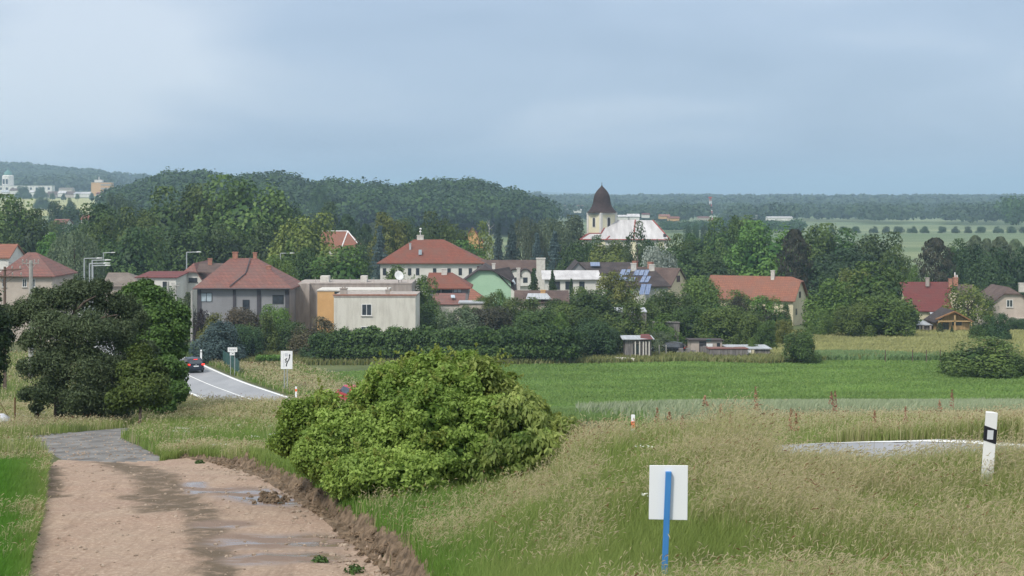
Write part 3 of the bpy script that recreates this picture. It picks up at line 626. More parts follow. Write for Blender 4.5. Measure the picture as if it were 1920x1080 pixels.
# --- grey hip-roofed house on the left
f = FR(456, 205); r_, w_, rf = house('grey_house', 'two-storey grey house with dark corner strips under a pinkish hipped tile roof', f.loc, f.u(371), f.u(541), 11, f.z(540), f.z(484, 5.5), 'hip', 'grey', 'pinktile', rx=(f.u(432,5.5), f.u(482,5.5)), over=.55)
for a, b_ in ((370,377),(437,442),(482,489),(535,542)): p = MB(); p.box(f.u(a), f.u(b_), -.14, .3, -.5, f.z(540)-.2); p.build('corner_strip', M['anthr'], r_)
f.win(r_, 376,398,549,566, style='dark', pane='curtain', sill=False); f.win(r_, 455,468,562,580, style='dark', mull=0, sill=False); f.win(r_, 511,532,553,570, style='dark', sill=False); f.win(r_, 386,393,587,592, style='white', mull=0, sill=False)
chimney(rf, f.u(441,5.5), 5.6, f.z(490,5.5), f.z(474,5.5), .65, .5); chimney(rf, f.u(478,5.5), 5.6, f.z(490,5.5), f.z(475,5.5), .45, .5); chimney(rf, f.u(504,3.5), 3.5, f.z(505,3), f.z(500,3), .6, .5)
p = MB(); p.tube([(f.u(457),5.2,f.z(484,5.5)+.12),(f.u(456),3.0,f.z(506,3)+.1),(f.u(455),2.2,f.z(514,2)+.1),(f.u(432),-.45,f.z(538)+.1)], .07, 5); p.build('roof_seam', M['anthr'], rf)
p = MB(); p.tube([(f.u(366),-.68,f.z(541)), (f.u(546),-.68,f.z(541))], .08, 6); p.build('gutter', M['anthr'], rf)
# --- flat-roofed apartment blocks
f = FR(702, 193); r_, w_, rf = house('apartment_block', 'cream flat-roofed block with one white window above another, standing behind the tall hedge', f.loc, f.u(626), f.u(779), 9, f.z(557), 0, 'flat', 'cream', 'pinkgrey', over=.06, cat='building')
f.win(r_, 678,697,570,592); f.win(r_, 677,696,612,634)
chimney(rf, f.u(642), 1.5, f.z(557), f.z(543), .85, .6, 'pinkgrey', 2); chimney(rf, f.u(725), 1.5, f.z(557), f.z(546), .5, .5, 'pinkgrey', 1)
p = MB(); p.box(f.u(625)-.08, f.u(780)+.08, -.10, .12, f.z(557)+.182, f.z(554)+.14); p.build('parapet', M['brick'], rf)
f = FR(660, 204); r_, w_, rf = house('orange_block', 'orange flat-roofed block squeezed between the cream block and the pinkish grey one', f.loc, f.u(595), f.u(726), 6, f.z(546), 0, 'flat', 'orange', 'chimw', over=.08, cat='building')
for a_, c_ in ((627,660),(680,700)): p = MB(); p.box(f.u(a_), f.u(c_), -.02, .0, f.z(551), f.z(547)); p.build('window', M['glass'], r_)
f = FR(664, 213); r_, w_, rf = house('long_flat_block', 'long pinkish grey flat-roofed block at the back with a white satellite dish on its roof', f.loc, f.u(556), f.u(772), 9, f.z(533), 0, 'flat', 'pinkgrey', 'pinkgrey', over=.04, cat='building')
p = MB(); p.box(f.u(554), f.u(582), -1.2, -.03, -.6, f.z(531)); p.build('stair_wing', M['pinkgrey'], r_)
for a, b_ in ((597,613),(673,685)): p = MB(); p.box(f.u(a), f.u(b_), 2, 4, f.z(533)+.185, f.z(519)); p.build('roof_hut', M['chimw'], rf)
for a in (590, 622, 655, 700, 752, 764): p = MB(); p.tube([(f.u(a),1,f.z(533)),(f.u(a),1,f.z(521))], .035, 5); p.build('vent_pipe', M['pinkgrey'], rf)
dsh = MB(); dsh.lathe([(.02,0),(.35,.05),(.62,.16),(.64,.18),(.60,.19),(.33,.08),(.02,.03)], 18)
d0 = empty('satellite_dish', (0,0,0), 0, 'white satellite dish on the right end of the long flat roof', 'satellite dish'); d0.location = (f.loc[0]+f.u(747), 213.6, f.loc[2]+f.z(533)+.182)
q = dsh.build('reflector', M['frame_w'], d0, smooth=True); q.rotation_euler = (R(68), 0, R(25)); q.location = (0,0,.9)
p = MB(); p.tube([(0,0,0),(0,0,.9)], .04, 6); p.tube([(0,0,.85),(.1,-.55,.8)], .02, 5); p.build('mount', M['frame_d'], d0)
# --- long white house with orange hip roof
f = FR(808, 285); r_, w_, rf = house('long_white_house', 'long two-storey white house with broad orange-red hipped roof behind the flat blocks', f.loc, f.u(713), f.u(903), 12, f.z(493), f.z(449,6), 'hip', 'white', 'redtile', rx=(f.u(776,6), f.u(832,6)), over=.6)
for a in (721,737,752,768,783,815,842,863,882): f.win(r_, a-3.2, a+3.2, 503, 516, style='dark', mull=0, sill=False)
chimney(rf, f.u(788,6), 6.2, f.z(455,6), f.z(442,6), 1.2, .7, 'chimw', 0); chimney(rf, f.u(769,3), 3.2, f.z(470,3), f.z(457,3), .35, .3, 'metal'); 
sk = MB(); sk.box(f.u(784), f.u(790), 1.3, 2.0, f.z(478), f.z(473)+.4); sk.build('skylight', M['curtain'], rf)
p = MB(); p.tube([(f.u(788,6),6.2,f.z(442,6)+.12),(f.u(788,6),6.2,f.z(431,6))], .05, 5)
for k in (0,.5): p.lathe([(.03,f.z(436,6)+k),(.22,f.z(436,6)+.1+k),(.22,f.z(436,6)+.25+k),(.03,f.z(436,6)+.35+k)], 8, f.u(788,6)+.1*k, 6.2)
p.build('antenna', M['frame_w'], rf)
# --- brown roofed wing with white dormers
f = FR(948, 282); r_, w_, rf = house('dormer_wing', 'low wing with brown tiled roof and round-topped white dormers, joined to the long white house', f.loc, f.u(897), f.u(1018), 9, f.z(524), f.z(488,4.5), 'side', 'white', 'brtile', over=.3)
for a in (965, 985, 1008):
    b_ = MB(); pts = [(f.u(a)+1.0*math.cos(t), f.z(520)+1.35*max(0,math.sin(t))) for t in np.linspace(math.pi, 0, 9)]; pts = [(f.u(a)+1.0, f.z(536)), *pts[::-1], (f.u(a)-1.0, f.z(536))]
    b_.prism(pts, 'y', -.5, 2.4); dm = b_.build('dormer', M['white'], rf)
    c = MB(); t0 = [(f.u(a)+1.25*math.cos(t), f.z(520)+1.55*math.sin(t)) for t in np.linspace(math.pi*.97, math.pi*.03, 10)]; t1 = [(f.u(a)+1.03*math.cos(t), f.z(520)+1.38*math.sin(t)) for t in np.linspace(math.pi*.03, math.pi*.97, 10)]
    for i in range(9): c.prism([t0[i], t0[i+1], t1[8-i], t1[9-i]], 'y', -.8, 2.6)
    c.build('dormer_roof', M['darktile'], dm); g = MB(); g.box(f.u(a)-.4, f.u(a)+.4, -.53, -.503, f.z(530), f.z(520)); g.build('pane', M['glass'], dm)
f2 = FR(1014, 277); cb = MB(); cb.box(-.75,.75,0,1.2,-.5,f2.z(486)); cb.box(-.82,.82,-.07,1.27,f2.z(486)+.002,f2.z(486)+.2); 
o = cb.build('chimney_stack', M['chimw'], None, f2.loc); tagp(o, 'thick white chimney stack at the right end of the dormered wing', 'chimney')
# --- mint gable house
f = FR(925, 248); r_, w_, rf = house('mint_house', 'mint green gabled house with dark brown half-hipped roof and skylights', f.loc, f.u(868), f.u(958), 10, f.z(527), f.z(497,2), 'fronthalf', 'mint', 'darktile', rot=0, over=.5, clip=.28, apex=f.u(908))
b_ = MB(); b_.slab([(f.u(925),-.2,f.z(505)),(f.u(966),-.2,f.z(546)),(f.u(975),4,f.z(543)),(f.u(955),5,f.z(503))], .15); rr = b_.build('side_roof', M['darktile'], r_)
for a in (942,954,964): s = MB(); s.slab([(f.u(a-4),.6,f.z(529+ (a-942)*.06)+.3),(f.u(a),.3,f.z(536)+.25),(f.u(a+3),.5,f.z(535)+.3),(f.u(a-1),.9,f.z(528)+.35)], .1); s.build('skylight', M['curtain'], rr)
chimney(rr, f.u(972), .6, f.z(560), f.z(504), .55, .5, 'chimw', 0); chimney(rf, f.u(925), 4, f.z(507), f.z(497), .5, .5, 'chimw', 0)
# --- orange roof with grey gable, in front of the mint house
f = FR(838, 232); r_, w_, rf = house('balcony_house', 'small grey house with bright orange roof above a dark glazed balcony', f.loc, f.u(803), f.u(878), 9, f.z(540), f.z(511,4.5), 'hip', 'grey', 'redtile', rx=(f.u(804,4.5), f.u(848,4.5)), over=.5)
f.win(r_, 812,826,541,550, style='dark', sill=False); f.win(r_, 828,848,541,550, style='dark', mull=2, sill=False); f.win(r_, 850,866,541,549, style='dark', pane='curtain', sill=False); chimney(rf, f.u(833,4), 4, f.z(519,4), f.z(505,4), .8, .6, 'chimw', 0)
f = FR(838, 226); r_, w_, rf = house('lean_to', 'low lean-to with salmon tile roof and one skylight below the glazed balcony', f.loc, f.u(812), f.u(869), 4.5, f.z(571), f.z(552,4.5), 'mono', 'chimw', 'pinktile', over=.2, cat='outbuilding')
s = MB(); s.slab([(f.u(845),1.2,f.z(566)+.55),(f.u(853),1.2,f.z(566)+.55),(f.u(851),2.6,f.z(558,2.6)+.4),(f.u(844),2.6,f.z(558,2.6)+.4)], .08); s.build('skylight', M['curtain'], rf)
f = FR(893, 229); r_, w_, rf = house('orange_annex', 'little annex with steep bright orange roof beside the mint gable', f.loc, f.u(881), f.u(909), 5, f.z(564), f.z(541,2.5), 'hip', 'chimw', 'orgtile', rx=(f.u(882,2.5), f.u(886,2.5)), over=.25, cat='outbuilding')
f = FR(876, 222); r_, w_, rf = house('carport', 'flat pale carport roof under the little orange annex', f.loc, f.u(862), f.u(908), 4, f.z(569), 0, 'flat', 'beige', 'metal', over=.2, cat='carport')
# --- garage, grey gable house
f = FR(1072, 258); r_, w_, rf = house('white_garage', 'low white garage building with flat white sheet roof and dark openings', f.loc, f.u(1022), f.u(1122), 8, f.z(524), f.z(509,8), 'mono', 'white', 'whiteroof', over=.5, cat='garage')
for a, b_ in ((1030,1050),(1060,1074),(1086,1096)): f.win(r_, a, b_, 528, 543, style='dark', mull=0, sill=False)
f = FR(1108, 288); r_, w_, rf = house('grey_gable_house', 'pale grey gable house with dark roof carrying one solar panel behind the white garage', f.loc, f.u(1064), f.u(1108), 14, f.z(514), f.z(492), 'front', 'grey', 'darktile', over=.3, apex=f.u(1084))
f = FR(1120, 290); r_, w_, rf = house('dark_roof_house', 'low house with long dark brown roof behind the solar panelled one', f.loc, f.u(1088), f.u(1190), 9, f.z(512), f.z(492,4.5), 'side', 'white', 'darktile', over=.3); s = MB(); s.slab([(f.u(1108),1.5,f.z(500)+.1),(f.u(1126),1.5,f.z(500)+.1),(f.u(1126),3.2,f.z(494,3.2)+.25),(f.u(1108),3.2,f.z(494,3.2)+.25)], .08); s.build('solar_panel', M['solar'], rf)
# --- solar house
f = FR(1196, 243); ye = 5.5
r_, w_, rf = house('solar_house', 'house with dark hipped roof covered in blue solar panels', f.loc, f.u(1142), f.u(1252), 11, f.z(536), f.z(504,ye), 'hip', 'white', 'darktile', rx=(f.u(1174,ye), f.u(1226,ye)), over=.5)
def onroof(px, py):   # point on the front roof slope
    z0, z1 = f.z(536), f.z(504, ye); t = 0.0
    for _ in range(12): yy = -.5+t*(ye+.5); z = f.z(py, yy); t = (z-z0)/(z1-z0)
    yy = -.5+t*(ye+.5); return Vector((f.u(px, yy), yy-.05, z+.10))
for q in [((1166,506),(1174,506),(1170,516),(1161,516)),((1176,506),(1183,506),(1179,516),(1171,516)),((1191,507),(1200,507),(1196,517),(1187,517)),((1201,507),(1209,507),(1205,517),(1197,517)),((1210,507),(1218,507),(1213,518),(1206,518)),
          ((1151,516),(1159,516),(1154,527),(1146,527)),((1161,517),(1169,517),(1166,525),(1156,525)),((1165,521),(1178,521),(1176,527),(1160,527)),((1179,521),(1192,521),(1189,528),(1177,528)),((1205,519),(1212,519),(1207,530),(1199,530)),((1214,519),(1221,519),(1215,530),(1208,530))]:
    s = MB(); s.slab([onroof(*p) for p in (q[3],q[2],q[1],q[0])], .06); s.build('solar_panel', M['solar'], rf)
for q in ((1202,531,9),(1212,531,9)):
    s = MB(); s.slab([(f.u(q[0]-6),-2.2,f.z(550)),(f.u(q[0]+3),-2.2,f.z(550)),(f.u(q[0]+9),-.65,f.z(532)),(f.u(q[0]),-.65,f.z(532))], .06); s.build('solar_panel', M['solar'], rf)
p = MB(); p.box(f.u(1170), f.u(1184), -.06, 0, f.z(541), f.z(534)-.3); p.build('wall_panel', M['white'], r_)
f.win(r_, 1175,1181,540,546, style='dark', mull=0, sill=False); chimney(rf, f.u(1188,5), 5, f.z(512,5), f.z(495,5), .8, .6, 'chimw'); chimney(rf, f.u(1222,5), 5, f.z(512,5), f.z(497,5), .8, .6, 'chimw')
f = FR(1240, 256); r_, w_, rf = house('brown_gable_house', 'house with reddish brown roof and pale gable peeking out right of the solar panels', f.loc, -9.5, 0, 5.5, f.z(536), f.z(503,2.5), 'side', 'paleyel', 'brtile', rot=R(-38), over=.3); r_.location.x = (1256-CX)/F*256
window(r_, 'r', 2.0, 3.0, f.z(530), f.z(518), x0=-9.5, x1=0, style='dark', mull=0, sill=False); chimney(rf, -5.5, 2.8, f.z(512), f.z(495), .8, .6, 'brick'); chimney(rf, -8.5, 2.8, f.z(512), f.z(494), .7, .6, 'brick')
f = FR(1020, 236); r_, w_, rf = house('brown_shed', 'low shed with dull brown tile roof and bright orange chimney among the trees', f.loc, f.u(968), f.u(1064), 7, f.z(566), f.z(545,3.5), 'side', 'beige', 'brtile', over=.3, cat='outbuilding'); chimney(rf, f.u(1018,2), 2, f.z(562,2), f.z(545,2), .7, .5, 'orange')
s = MB(); s.slab([(f.u(986),-.4,f.z(564)+.3),(f.u(1034),-.4,f.z(564)+.3),(f.u(1026),1.4,f.z(553,1.4)+.25),(f.u(990),1.4,f.z(553,1.4)+.25)], .06); s.build('roof_sheet', M['metal'], rf)
# --- orange barn-like house right
W = 14.5; f = FR(1487, 252); r_, w_, rf = house('orange_roof_house', 'long low house with plain orange tile roof and cream gable at its right end', (f.x, 252, f.zb), -W, 0, 7.6, f.z(560), f.z(520,3), 'sidehalf', 'paleyel', 'orgtile', rot=R(-26), over=.45, clip=.22)
window(r_, 'r', 3.3, 4.3, f.z(561), f.z(549), x0=-W, x1=0, style='dark', mull=0, sill=False); window(r_, 'r', 1.4, 2.2, f.z(592), f.z(580), x0=-W, x1=0, style='dark', mull=0, sill=False); chimney(rf, -4.3, 3.4, f.z(530), f.z(511), .55, .5, 'chimw')
# --- red roof house and its yellow gable
f = FR(1760, 268); r_, w_, rf = house('red_roof_house', 'house with wide dark red tile roof and three chimneys behind the timber cabin', f.loc, f.u(1706), f.u(1790), 11, f.z(580), f.z(529,5.5), 'side', 'paleyel', 'maroon', over=.4)
chimney(rf, f.u(1740,4), 4.4, f.z(537,4), f.z(522,4), .55, .5, 'pinkgrey'); chimney(rf, f.u(1783,4), 4.4, f.z(540,4), f.z(524,4), .55, .5, 'brick'); chimney(rf, f.u(1792,5), 5.2, f.z(537,4), f.z(522,4), .75, .6, 'brick', 2)
for k, hh in ((0,14),(4,8)): p = MB(); p.tube([(f.u(1791+k,5),5.2,f.z(522,5)),(f.u(1791+k,5),5.2,f.z(522-hh*.8,5))], .11, 8); p.build('flue', M['frame_w'], rf)
b_ = MB(); b_.box(f.u(1786), f.u(1830), -3, 6, -.5, f.z(554,-3)); cw = b_.build('gable_wing', M['paleyel'], r_); b_ = MB(); b_.slab([(f.u(1784),-3.3,f.z(555,-3)),(f.u(1834),-3.3,f.z(556,-3)),(f.u(1822),0,f.z(534)),(f.u(1796),0,f.z(533))], .14); b_.build('wing_roof', M['brtile'], cw)
b_ = MB(); b_.slab([(f.u(1734),-4.5,f.z(590)),(f.u(1762),-4.5,f.z(591)),(f.u(1766),-.3,f.z(585)),(f.u(1742),-.3,f.z(585))], .12); b_.build('porch_roof', M['metal'], r_)
# --- timber cabin
f = FR(1790, 236); r_, w_, rf = house('timber_cabin', 'small pale timber cabin with dark roof and brown eaves at the meadow edge', f.loc, f.u(1757), f.u(1818), 6, f.z(602), f.z(582), 'front', 'wood', 'darktile', over=.35, apex=f.u(1786), cat='cabin')
f.win(r_, 1785,1803,602,610, style='dark', mull=2, sill=False); f.win(r_, 1767,1779,605,618, style='dark', mull=1, sill=False)
s = MB(); s.slab([(f.u(1752),-1.4,f.z(597,-1.4)),(f.u(1786),-1.4,f.z(583,-1.4)),(f.u(1786),-.36,f.z(583)),(f.u(1752),-.36,f.z(597))], .18); s.slab([(f.u(1786),-1.4,f.z(583,-1.4)),(f.u(1822),-1.4,f.z(603,-1.4)),(f.u(1822),-.36,f.z(603)),(f.u(1786),-.36,f.z(583))], .18); s.build('eaves', M['woodbr'], rf)
s = MB()
for a in (1756, 1786, 1817): s.box(f.u(a)-.09, f.u(a)+.09, -1.3, -1.12, 0, f.z(600 if a != 1786 else 590))
s.box(f.u(1757), f.u(1817), -1.3, -1.12, f.z(602), f.z(600)); s.build('post_frame', M['wood'], r_)
s = MB(); s.slab([(f.u(1816),0,f.z(599)+.2),(f.u(1837),0,f.z(606)),(f.u(1837),5,f.z(606)),(f.u(1816),5,f.z(599)+.2)], .12); s.box(f.u(1834), f.u(1836), .1, .3, 0, f.z(606)-.1); s.build('side_canopy', M['darktile'], r_)
f = FR(1712, 238); r_, w_, rf = house('long_shelter', 'low open-fronted shelter with grey sheet roof left of the timber cabin', f.loc, f.u(1683), f.u(1744), 4, f.z(610), f.z(603,4), 'mono', 'woodgrey', 'metal', over=.3, cat='shelter')
for a in (1684, 1724, 1730, 1744): s = MB(); s.box(f.u(a)-.12, f.u(a)+.12, -.3, -.08, -.3, f.z(609)); s.build('post', M['beige'], r_)
f.win(r_, 1687,1722,612,618, style='dark', mull=3, sill=False)
f = FR(1676, 240); s = MB(); s.slab([(f.u(1667),-.2,f.z(611)),(f.u(1683),-.2,f.z(609)),(f.u(1683),3,f.z(608,3)),(f.u(1667),3,f.z(609,3))], .1); s.box(f.u(1668), f.u(1682), 0, 2.5, -.3, f.z(613)); o = s.build('wood_store', M['woodgrey'], None, f.loc); tagp(o, 'small grey wood store at the left end of the long shelter', 'shed')
# --- far right house
f = FR(1893, 246); r_, w_, rf = house('beige_house', 'beige house with half-hipped reddish brown roof at the right edge', f.loc, f.u(1861), f.u(1932), 10, f.z(566), f.z(539,1.2), 'fronthalf', 'beige', 'brtile', over=.35, clip=.42, apex=f.u(1897))
f.win(r_, 1887,1899,562,576, mull=1); chimney(rf, f.u(1917,2), 2.5, f.z(548,2), f.z(532,2), .7, .6, 'chimw')
b_ = MB(); b_.box(f.u(1888), f.u(1925), -2.5, -.05, -.3, f.z(594)); b_.build('porch', M['beige'], r_)
# --- left houses
f = FR(55, 208); r_, w_, rf = house('pink_roof_house', 'weathered beige house with pinkish hipped roof at the far left behind the power poles', f.loc, f.u(0), f.u(98), 10, f.z(517), f.z(473,5), 'hip', 'beige', 'pinktile', rx=(f.u(52,5), f.u(68,5)), over=.5)
for a in (8,46,62): f.win(r_, a-4, a+4, 523, 538, style='white', mull=1)
f = FR(5, 250); r_, w_, rf = house('ochre_house', 'house end with ochre orange roof cut off by the left edge', f.loc, f.u(-40), f.u(16), 8, f.z(482), f.z(458,4), 'side', 'white', 'orgtile', over=.3)
f = FR(228, 236); r_, w_, rf = house('grey_roof_house', 'house showing only a faded grey-brown roof left of the white maroon-roofed one', f.loc, f.u(196), f.u(262), 10, f.z(536), f.z(511,5), 'hip', 'beige', 'greytile', rx=(f.u(203,5), f.u(240,5)), over=.4)
f = FR(298, 230); r_, w_, rf = house('maroon_roof_house', 'plain white house with low maroon roof and one dark double window', f.loc, f.u(257), f.u(330), 9, f.z(521), f.z(510,9), 'mono', 'white', 'maroon', over=.3)
f.win(r_, 272,289,528,542, style='dark', mull=1); f.win(r_, 305,316,528,541, style='dark', mull=1)
f = FR(362, 238); r_, w_, rf = house('white_gable_house', 'white house with brown half-hipped roof just left of the grey house', f.loc, f.u(322), f.u(384), 12, f.z(532), f.z(494,1), 'fronthalf', 'white', 'pinktile', over=.45, clip=.40, apex=f.u(360))
f.win(r_, 354,370,521,529, style='dark', mull=2); b_ = MB(); b_.slab([(f.u(368),-.3,f.z(509)),(f.u(415),-.3,f.z(512)),(f.u(415),5,f.z(494,5)),(f.u(362),5,f.z(492,5))], .15); q = b_.build('side_roof', M['brtile'], r_); chimney(q, f.u(394,4), 4, f.z(500,4), f.z(486,4), .6, .5)
f = FR(470, 206); r_, w_, rf = house('garden_shed', 'small shed with pale corrugated roof among the shrubs below the grey house', f.loc, f.u(438), f.u(476), 3, f.z(610), f.z(601,3), 'mono', 'beige', 'whiteroof', over=.15, cat='shed')
f = FR(648, 372); r_, w_, rf = house('ridge_line_house', 'house with salmon hipped roof edged by white ridge lines, behind the big trees', f.loc, f.u(600), f.u(676), 11, f.z(467), f.z(434,5.5), 'hip', 'white', 'orgtile', rx=(f.u(604,5.5), f.u(652,5.5)), over=.4)
for a, b_ in (((f.u(604,5.5),5.5,f.z(434,5.5)+.1),(f.u(652,5.5),5.5,f.z(434,5.5)+.1)),((f.u(652,5.5),5.5,f.z(434,5.5)+.1),(f.u(676)+.4,-.4,f.z(467)+.1)),((f.u(652,5.5),5.5,f.z(434,5.5)+.1),(f.u(640),-.4,f.z(467)+.1))): p = MB(); p.tube([a, b_], .14, 5); p.build('ridge_cap', M['frame_w'], rf)
f = FR(880, 378); r_, w_, rf = house('hidden_house', 'bit of orange-red gable roof showing between trees left of the spruces', f.loc, f.u(866), f.u(905), 8, f.z(452), f.z(427), 'front', 'orange', 'redtile', over=.3, apex=f.u(885))
f = FR(155, 560); r_, w_, rf = house('red_roof_cottage', 'tiny bright red roof between the trees below the far town', f.loc, f.u(152), f.u(170), 8, f.z(411), f.z(403,4), 'side', 'white', 'redtile', over=.3)
f = FR(112, 450); r_, w_, rf = house('pink_roof_cottage', 'faded pink roof just visible above the willow-like tree', f.loc, f.u(98), f.u(122), 8, f.z(420), f.z(411,4), 'side', 'white', 'pinktile', over=.3)
# --- church
f = FR(1172, 398); Dn = 398
ch = empty('church', f.loc, 0, 'yellow and white church with brown onion-shaped tower roof and long pale nave roof', 'church')
ze0, zr0, yr = f.z(450), f.z(412,6.5), 6.5
w1 = MB(); w1.box(f.u(1092), f.u(1252), .5, 12.5, -.6, ze0-.12); nave = w1.build('wall', M['white'], ch)
def np_(px, py):
    t = .0
    for _ in range(12): z = f.z(py, t*yr); t = (z-ze0)/(zr0-ze0)
    return (f.u(px, t*yr), t*yr, z)
A = [np_(1087,449.5), np_(1257,450), np_(1224,413), np_(1143,412), np_(1127,438), np_(1105,438)]
sl = MB(); sl.slab(A, .25); rfn = sl.build('roof', M['whiteroof'], ch)
sl = MB(); B_ = [(x, 2*yr-y+.002, z) for x, y, z in A]; sl.slab(B_[::-1], .25); sl.slab([A[1], B_[1], B_[2], A[2]], .25); sl.build('back_roof', M['whiteroof'], ch)
sl = MB(); sl.slab([A[0], np_(1105,438), (np_(1105,438)[0], 2*yr-np_(1105,438)[1], np_(1105,438)[2]), (A[0][0], 2*yr, A[0][2])], .25); sl.build('end_roof', M['redtile'], ch)
for pth in ([A[0], A[1]], [A[0], A[5], A[4], A[3]], [A[2], A[1]], [np_(1191,413), np_(1188,449)], [np_(1137,449), np_(1143,443)]):
    p = MB(); p.tube([Vector(q)+Vector((0,-.05,.06)) for q in pth], .16, 5); p.build('red_trim', M['redtrim'], rfn)
s = MB(); s.box(*[v for v in (np_(1246,443)[0]-.3, np_(1246,443)[0]+.4, np_(1246,443)[1]-.3, np_(1246,443)[1]+.5, np_(1246,443)[2]-.2, np_(1246,443)[2]+.6)]); s.build('roof_hatch', M['anthr'], rfn)
for a in (1110, 1150, 1175, 1200, 1225): b_ = MB(); b_.box(f.u(a)-.6, f.u(a)+.6, .44, .497, 1.5, ze0-1.5); b_.build('window', M['glass'], nave)
for a in (1100, 1130, 1162, 1188, 1212, 1240): b_ = MB(); b_.box(f.u(a)-.7, f.u(a)+.7, .30, .497, -.5, ze0-.4); b_.build('pilaster', M['yellow'], nave)
# tower, turned so that a corner faces the viewer
tw = empty('tower', (0,0,0)); tw.parent = ch; tw.location = (f.u(1128.5, yr), yr, 0); 
S_ = 27*(Dn+yr)/F; zt = f.z(398.5, yr); c_ = S_/math.sqrt(1)/1.0
rot = R(38); half = 2*S_/(math.cos(rot)+math.sin(rot))/2
tw.rotation_euler = (0,0,rot)
b_ = MB(); b_.box(-half, half, -half, half, 0, zt); bo = b_.build('shaft', M['yellow'], tw)
b_ = MB()
for sx in (-1,1):
    for sy in (-1,1): b_.box(sx*half-.5 if sx > 0 else sx*half-.12, sx*half+.12 if sx > 0 else sx*half+.5, sy*half-.5 if sy > 0 else sy*half-.12, sy*half+.12 if sy > 0 else sy*half+.5, 0, zt-.5)
b_.build('corner_pilaster', M['white'], bo)
b_ = MB(); b_.box(-half-.16, half+.16, -half-.16, half+.16, zt-.495, zt); b_.build('cornice', M['white'], bo)
for face in range(2):     # arched windows on the two visible faces
    b_ = MB(); g = MB(); wz0, wz1 = f.z(425,yr), f.z(411,yr)
    pts = [(-.42,wz0),(.42,wz0)]+[(.42*math.cos(t), wz1+.42*math.sin(t)) for t in np.linspace(0, math.pi, 9)]
    g.prism(pts, 'y', -half-.09, -half-.03); q = [(x*1.5, z+(.15 if z > wz0+.1 else -.15)) for x, z in pts]; b_.prism(q, 'y', -half-.06, -half-.002)
    fo = b_.build('window', M['white'], bo); go = g.build('pane', M['frame_d'], fo)
    if face: fo.rotation_euler = (0,0,R(-90))
b_ = MB(); k = (Dn+yr)/F
prof = [(29.0,0),(28.6,.5),(24,5.2),(20.2,10.5),(17.9,15.5),(16.9,20),(16.3,25),(15.4,30),(13.2,35.5),(10.2,40.2),(6.2,44.6),(3.2,47.6),(1.4,49.8),(.6,52),(.25,53.5)]
b_.lathe([(max(r*k*.97,.03), zt+.004+z*k) for r, z in prof], 32, 0, 0, 0, sq=False)
b_.v = [tuple(v) for v in b_.v]
dome = b_.build('dome', noisy('dome_shingle', (.032,.020,.020), (.058,.038,.036), 1.2, .8, stretch=(1,1,3)), tw, smooth=True)
b_ = MB(); b_.tube([(0,0,zt+54*k-.3),(0,0,zt+54*k+.35)], .05, 5); b_.lathe([(.02,zt+54*k-.05),(.12,zt+54*k+.05),(.02,zt+54*k+.15)], 8); b_.build('finial', M['frame_d'], tw)

# --- sheds at the field edge
f = FR(1190, 183); r_, w_, rf = house('plank_shed', 'tumbledown grey plank shed, right half of its roof rusty red', f.loc, f.u(1172), f.u(1221), 3.5, f.z(637), f.z(631,3.5), 'mono', 'woodgrey', 'metal', over=.35, cat='shed')
s = MB(); s.slab([(f.u(1200),-.42,f.z(638)+.13),(f.u(1224),-.42,f.z(637)+.13),(f.u(1222),3.6,f.z(630,3.5)+.22),(f.u(1206),3.6,f.z(630,3.5)+.22)], .05); s.build('red_sheet', M['maroon'], rf)
f.win(r_, 1187,1199,645,664, style='dark', mull=0, sill=False); s = MB()
for a in (1191,1199,1206,1211,1217): s.box(f.u(a)-.07, f.u(a)+.07, -.25, -.12, -.3, f.z(640))
s.build('post', M['chimw'], r_)
f = FR(1172, 180); s = MB(); s.add([(-1.3,0,-.4),(1.4,0,-.4),(1.5,.9,-.4),(-1.2,.9,-.4),(-1.2,.1,.65),(1.1,.1,.45),(1.1,.7,.5),(-1.1,.8,.6)],[(3,2,1,0),(4,5,6,7),(0,1,5,4),(1,2,6,5),(2,3,7,6),(3,0,4,7)]); o = s.build('stone_slab', M['chimw'], None, f.loc, bevel=.08); tagp(o, 'pale broken concrete slab left of the plank shed', 'slab')
f = FR(1250, 205); r_, w_, rf = house('grey_board_shed', 'tall blank grey board shed half hidden in the trees', f.loc, f.u(1228), f.u(1274), 4, f.z(606), f.z(604,4), 'mono', 'woodgrey', 'woodgrey', over=.1, cat='shed')
f = FR(1328, 190); r_, w_, rf = house('brick_shed', 'pale block shed with open dark doorway and white door leaf', f.loc, f.u(1296), f.u(1354), 4, f.z(639), f.z(636,4), 'mono', 'beige', 'darktile', over=.25, cat='shed')
s = MB(); s.box(f.u(1311), f.u(1324), -.05, -.004, -.2, f.z(640)); s.build('doorway', M['frame_d'], r_); s = MB(); s.box(f.u(1324.5), f.u(1336), -.14, -.06, .1, f.z(644)); s.build('door', M['frame_w'], r_)  # doorway is a flat dark panel, the unlit inside put into colour
s = MB(); s.box(f.u(1324), f.u(1333), -.2, -.142, f.z(640), f.z(636)); s.build('green_box', plain('teal_box', (.03,.16,.15)), r_)
f.win(r_, 1344,1350,643,650, style='dark', mull=0, sill=False)
f = FR(1300, 189); s = MB(); rr_ = random.Random(4)
for k in range(14): a = rr_.uniform(-1.6,1.6); h_ = rr_.uniform(.3,1.4); s.box(a-.25, a+.25, rr_.uniform(-.4,0), rr_.uniform(.1,.6), -.2+k*.01, h_)
o = s.build('rubble_pile', M['woodgrey'], None, f.loc); tagp(o, 'heap of grey junk and boards left of the open block shed', 'junk heap')
f = FR(1366, 184); r_, w_, rf = house('low_shed', 'long low dark plank shed with thin pinkish roof edge', f.loc, f.u(1330), f.u(1402), 3, f.z(655), f.z(652,3), 'mono', 'woodgrey', 'pinktile', over=.08, cat='shed')
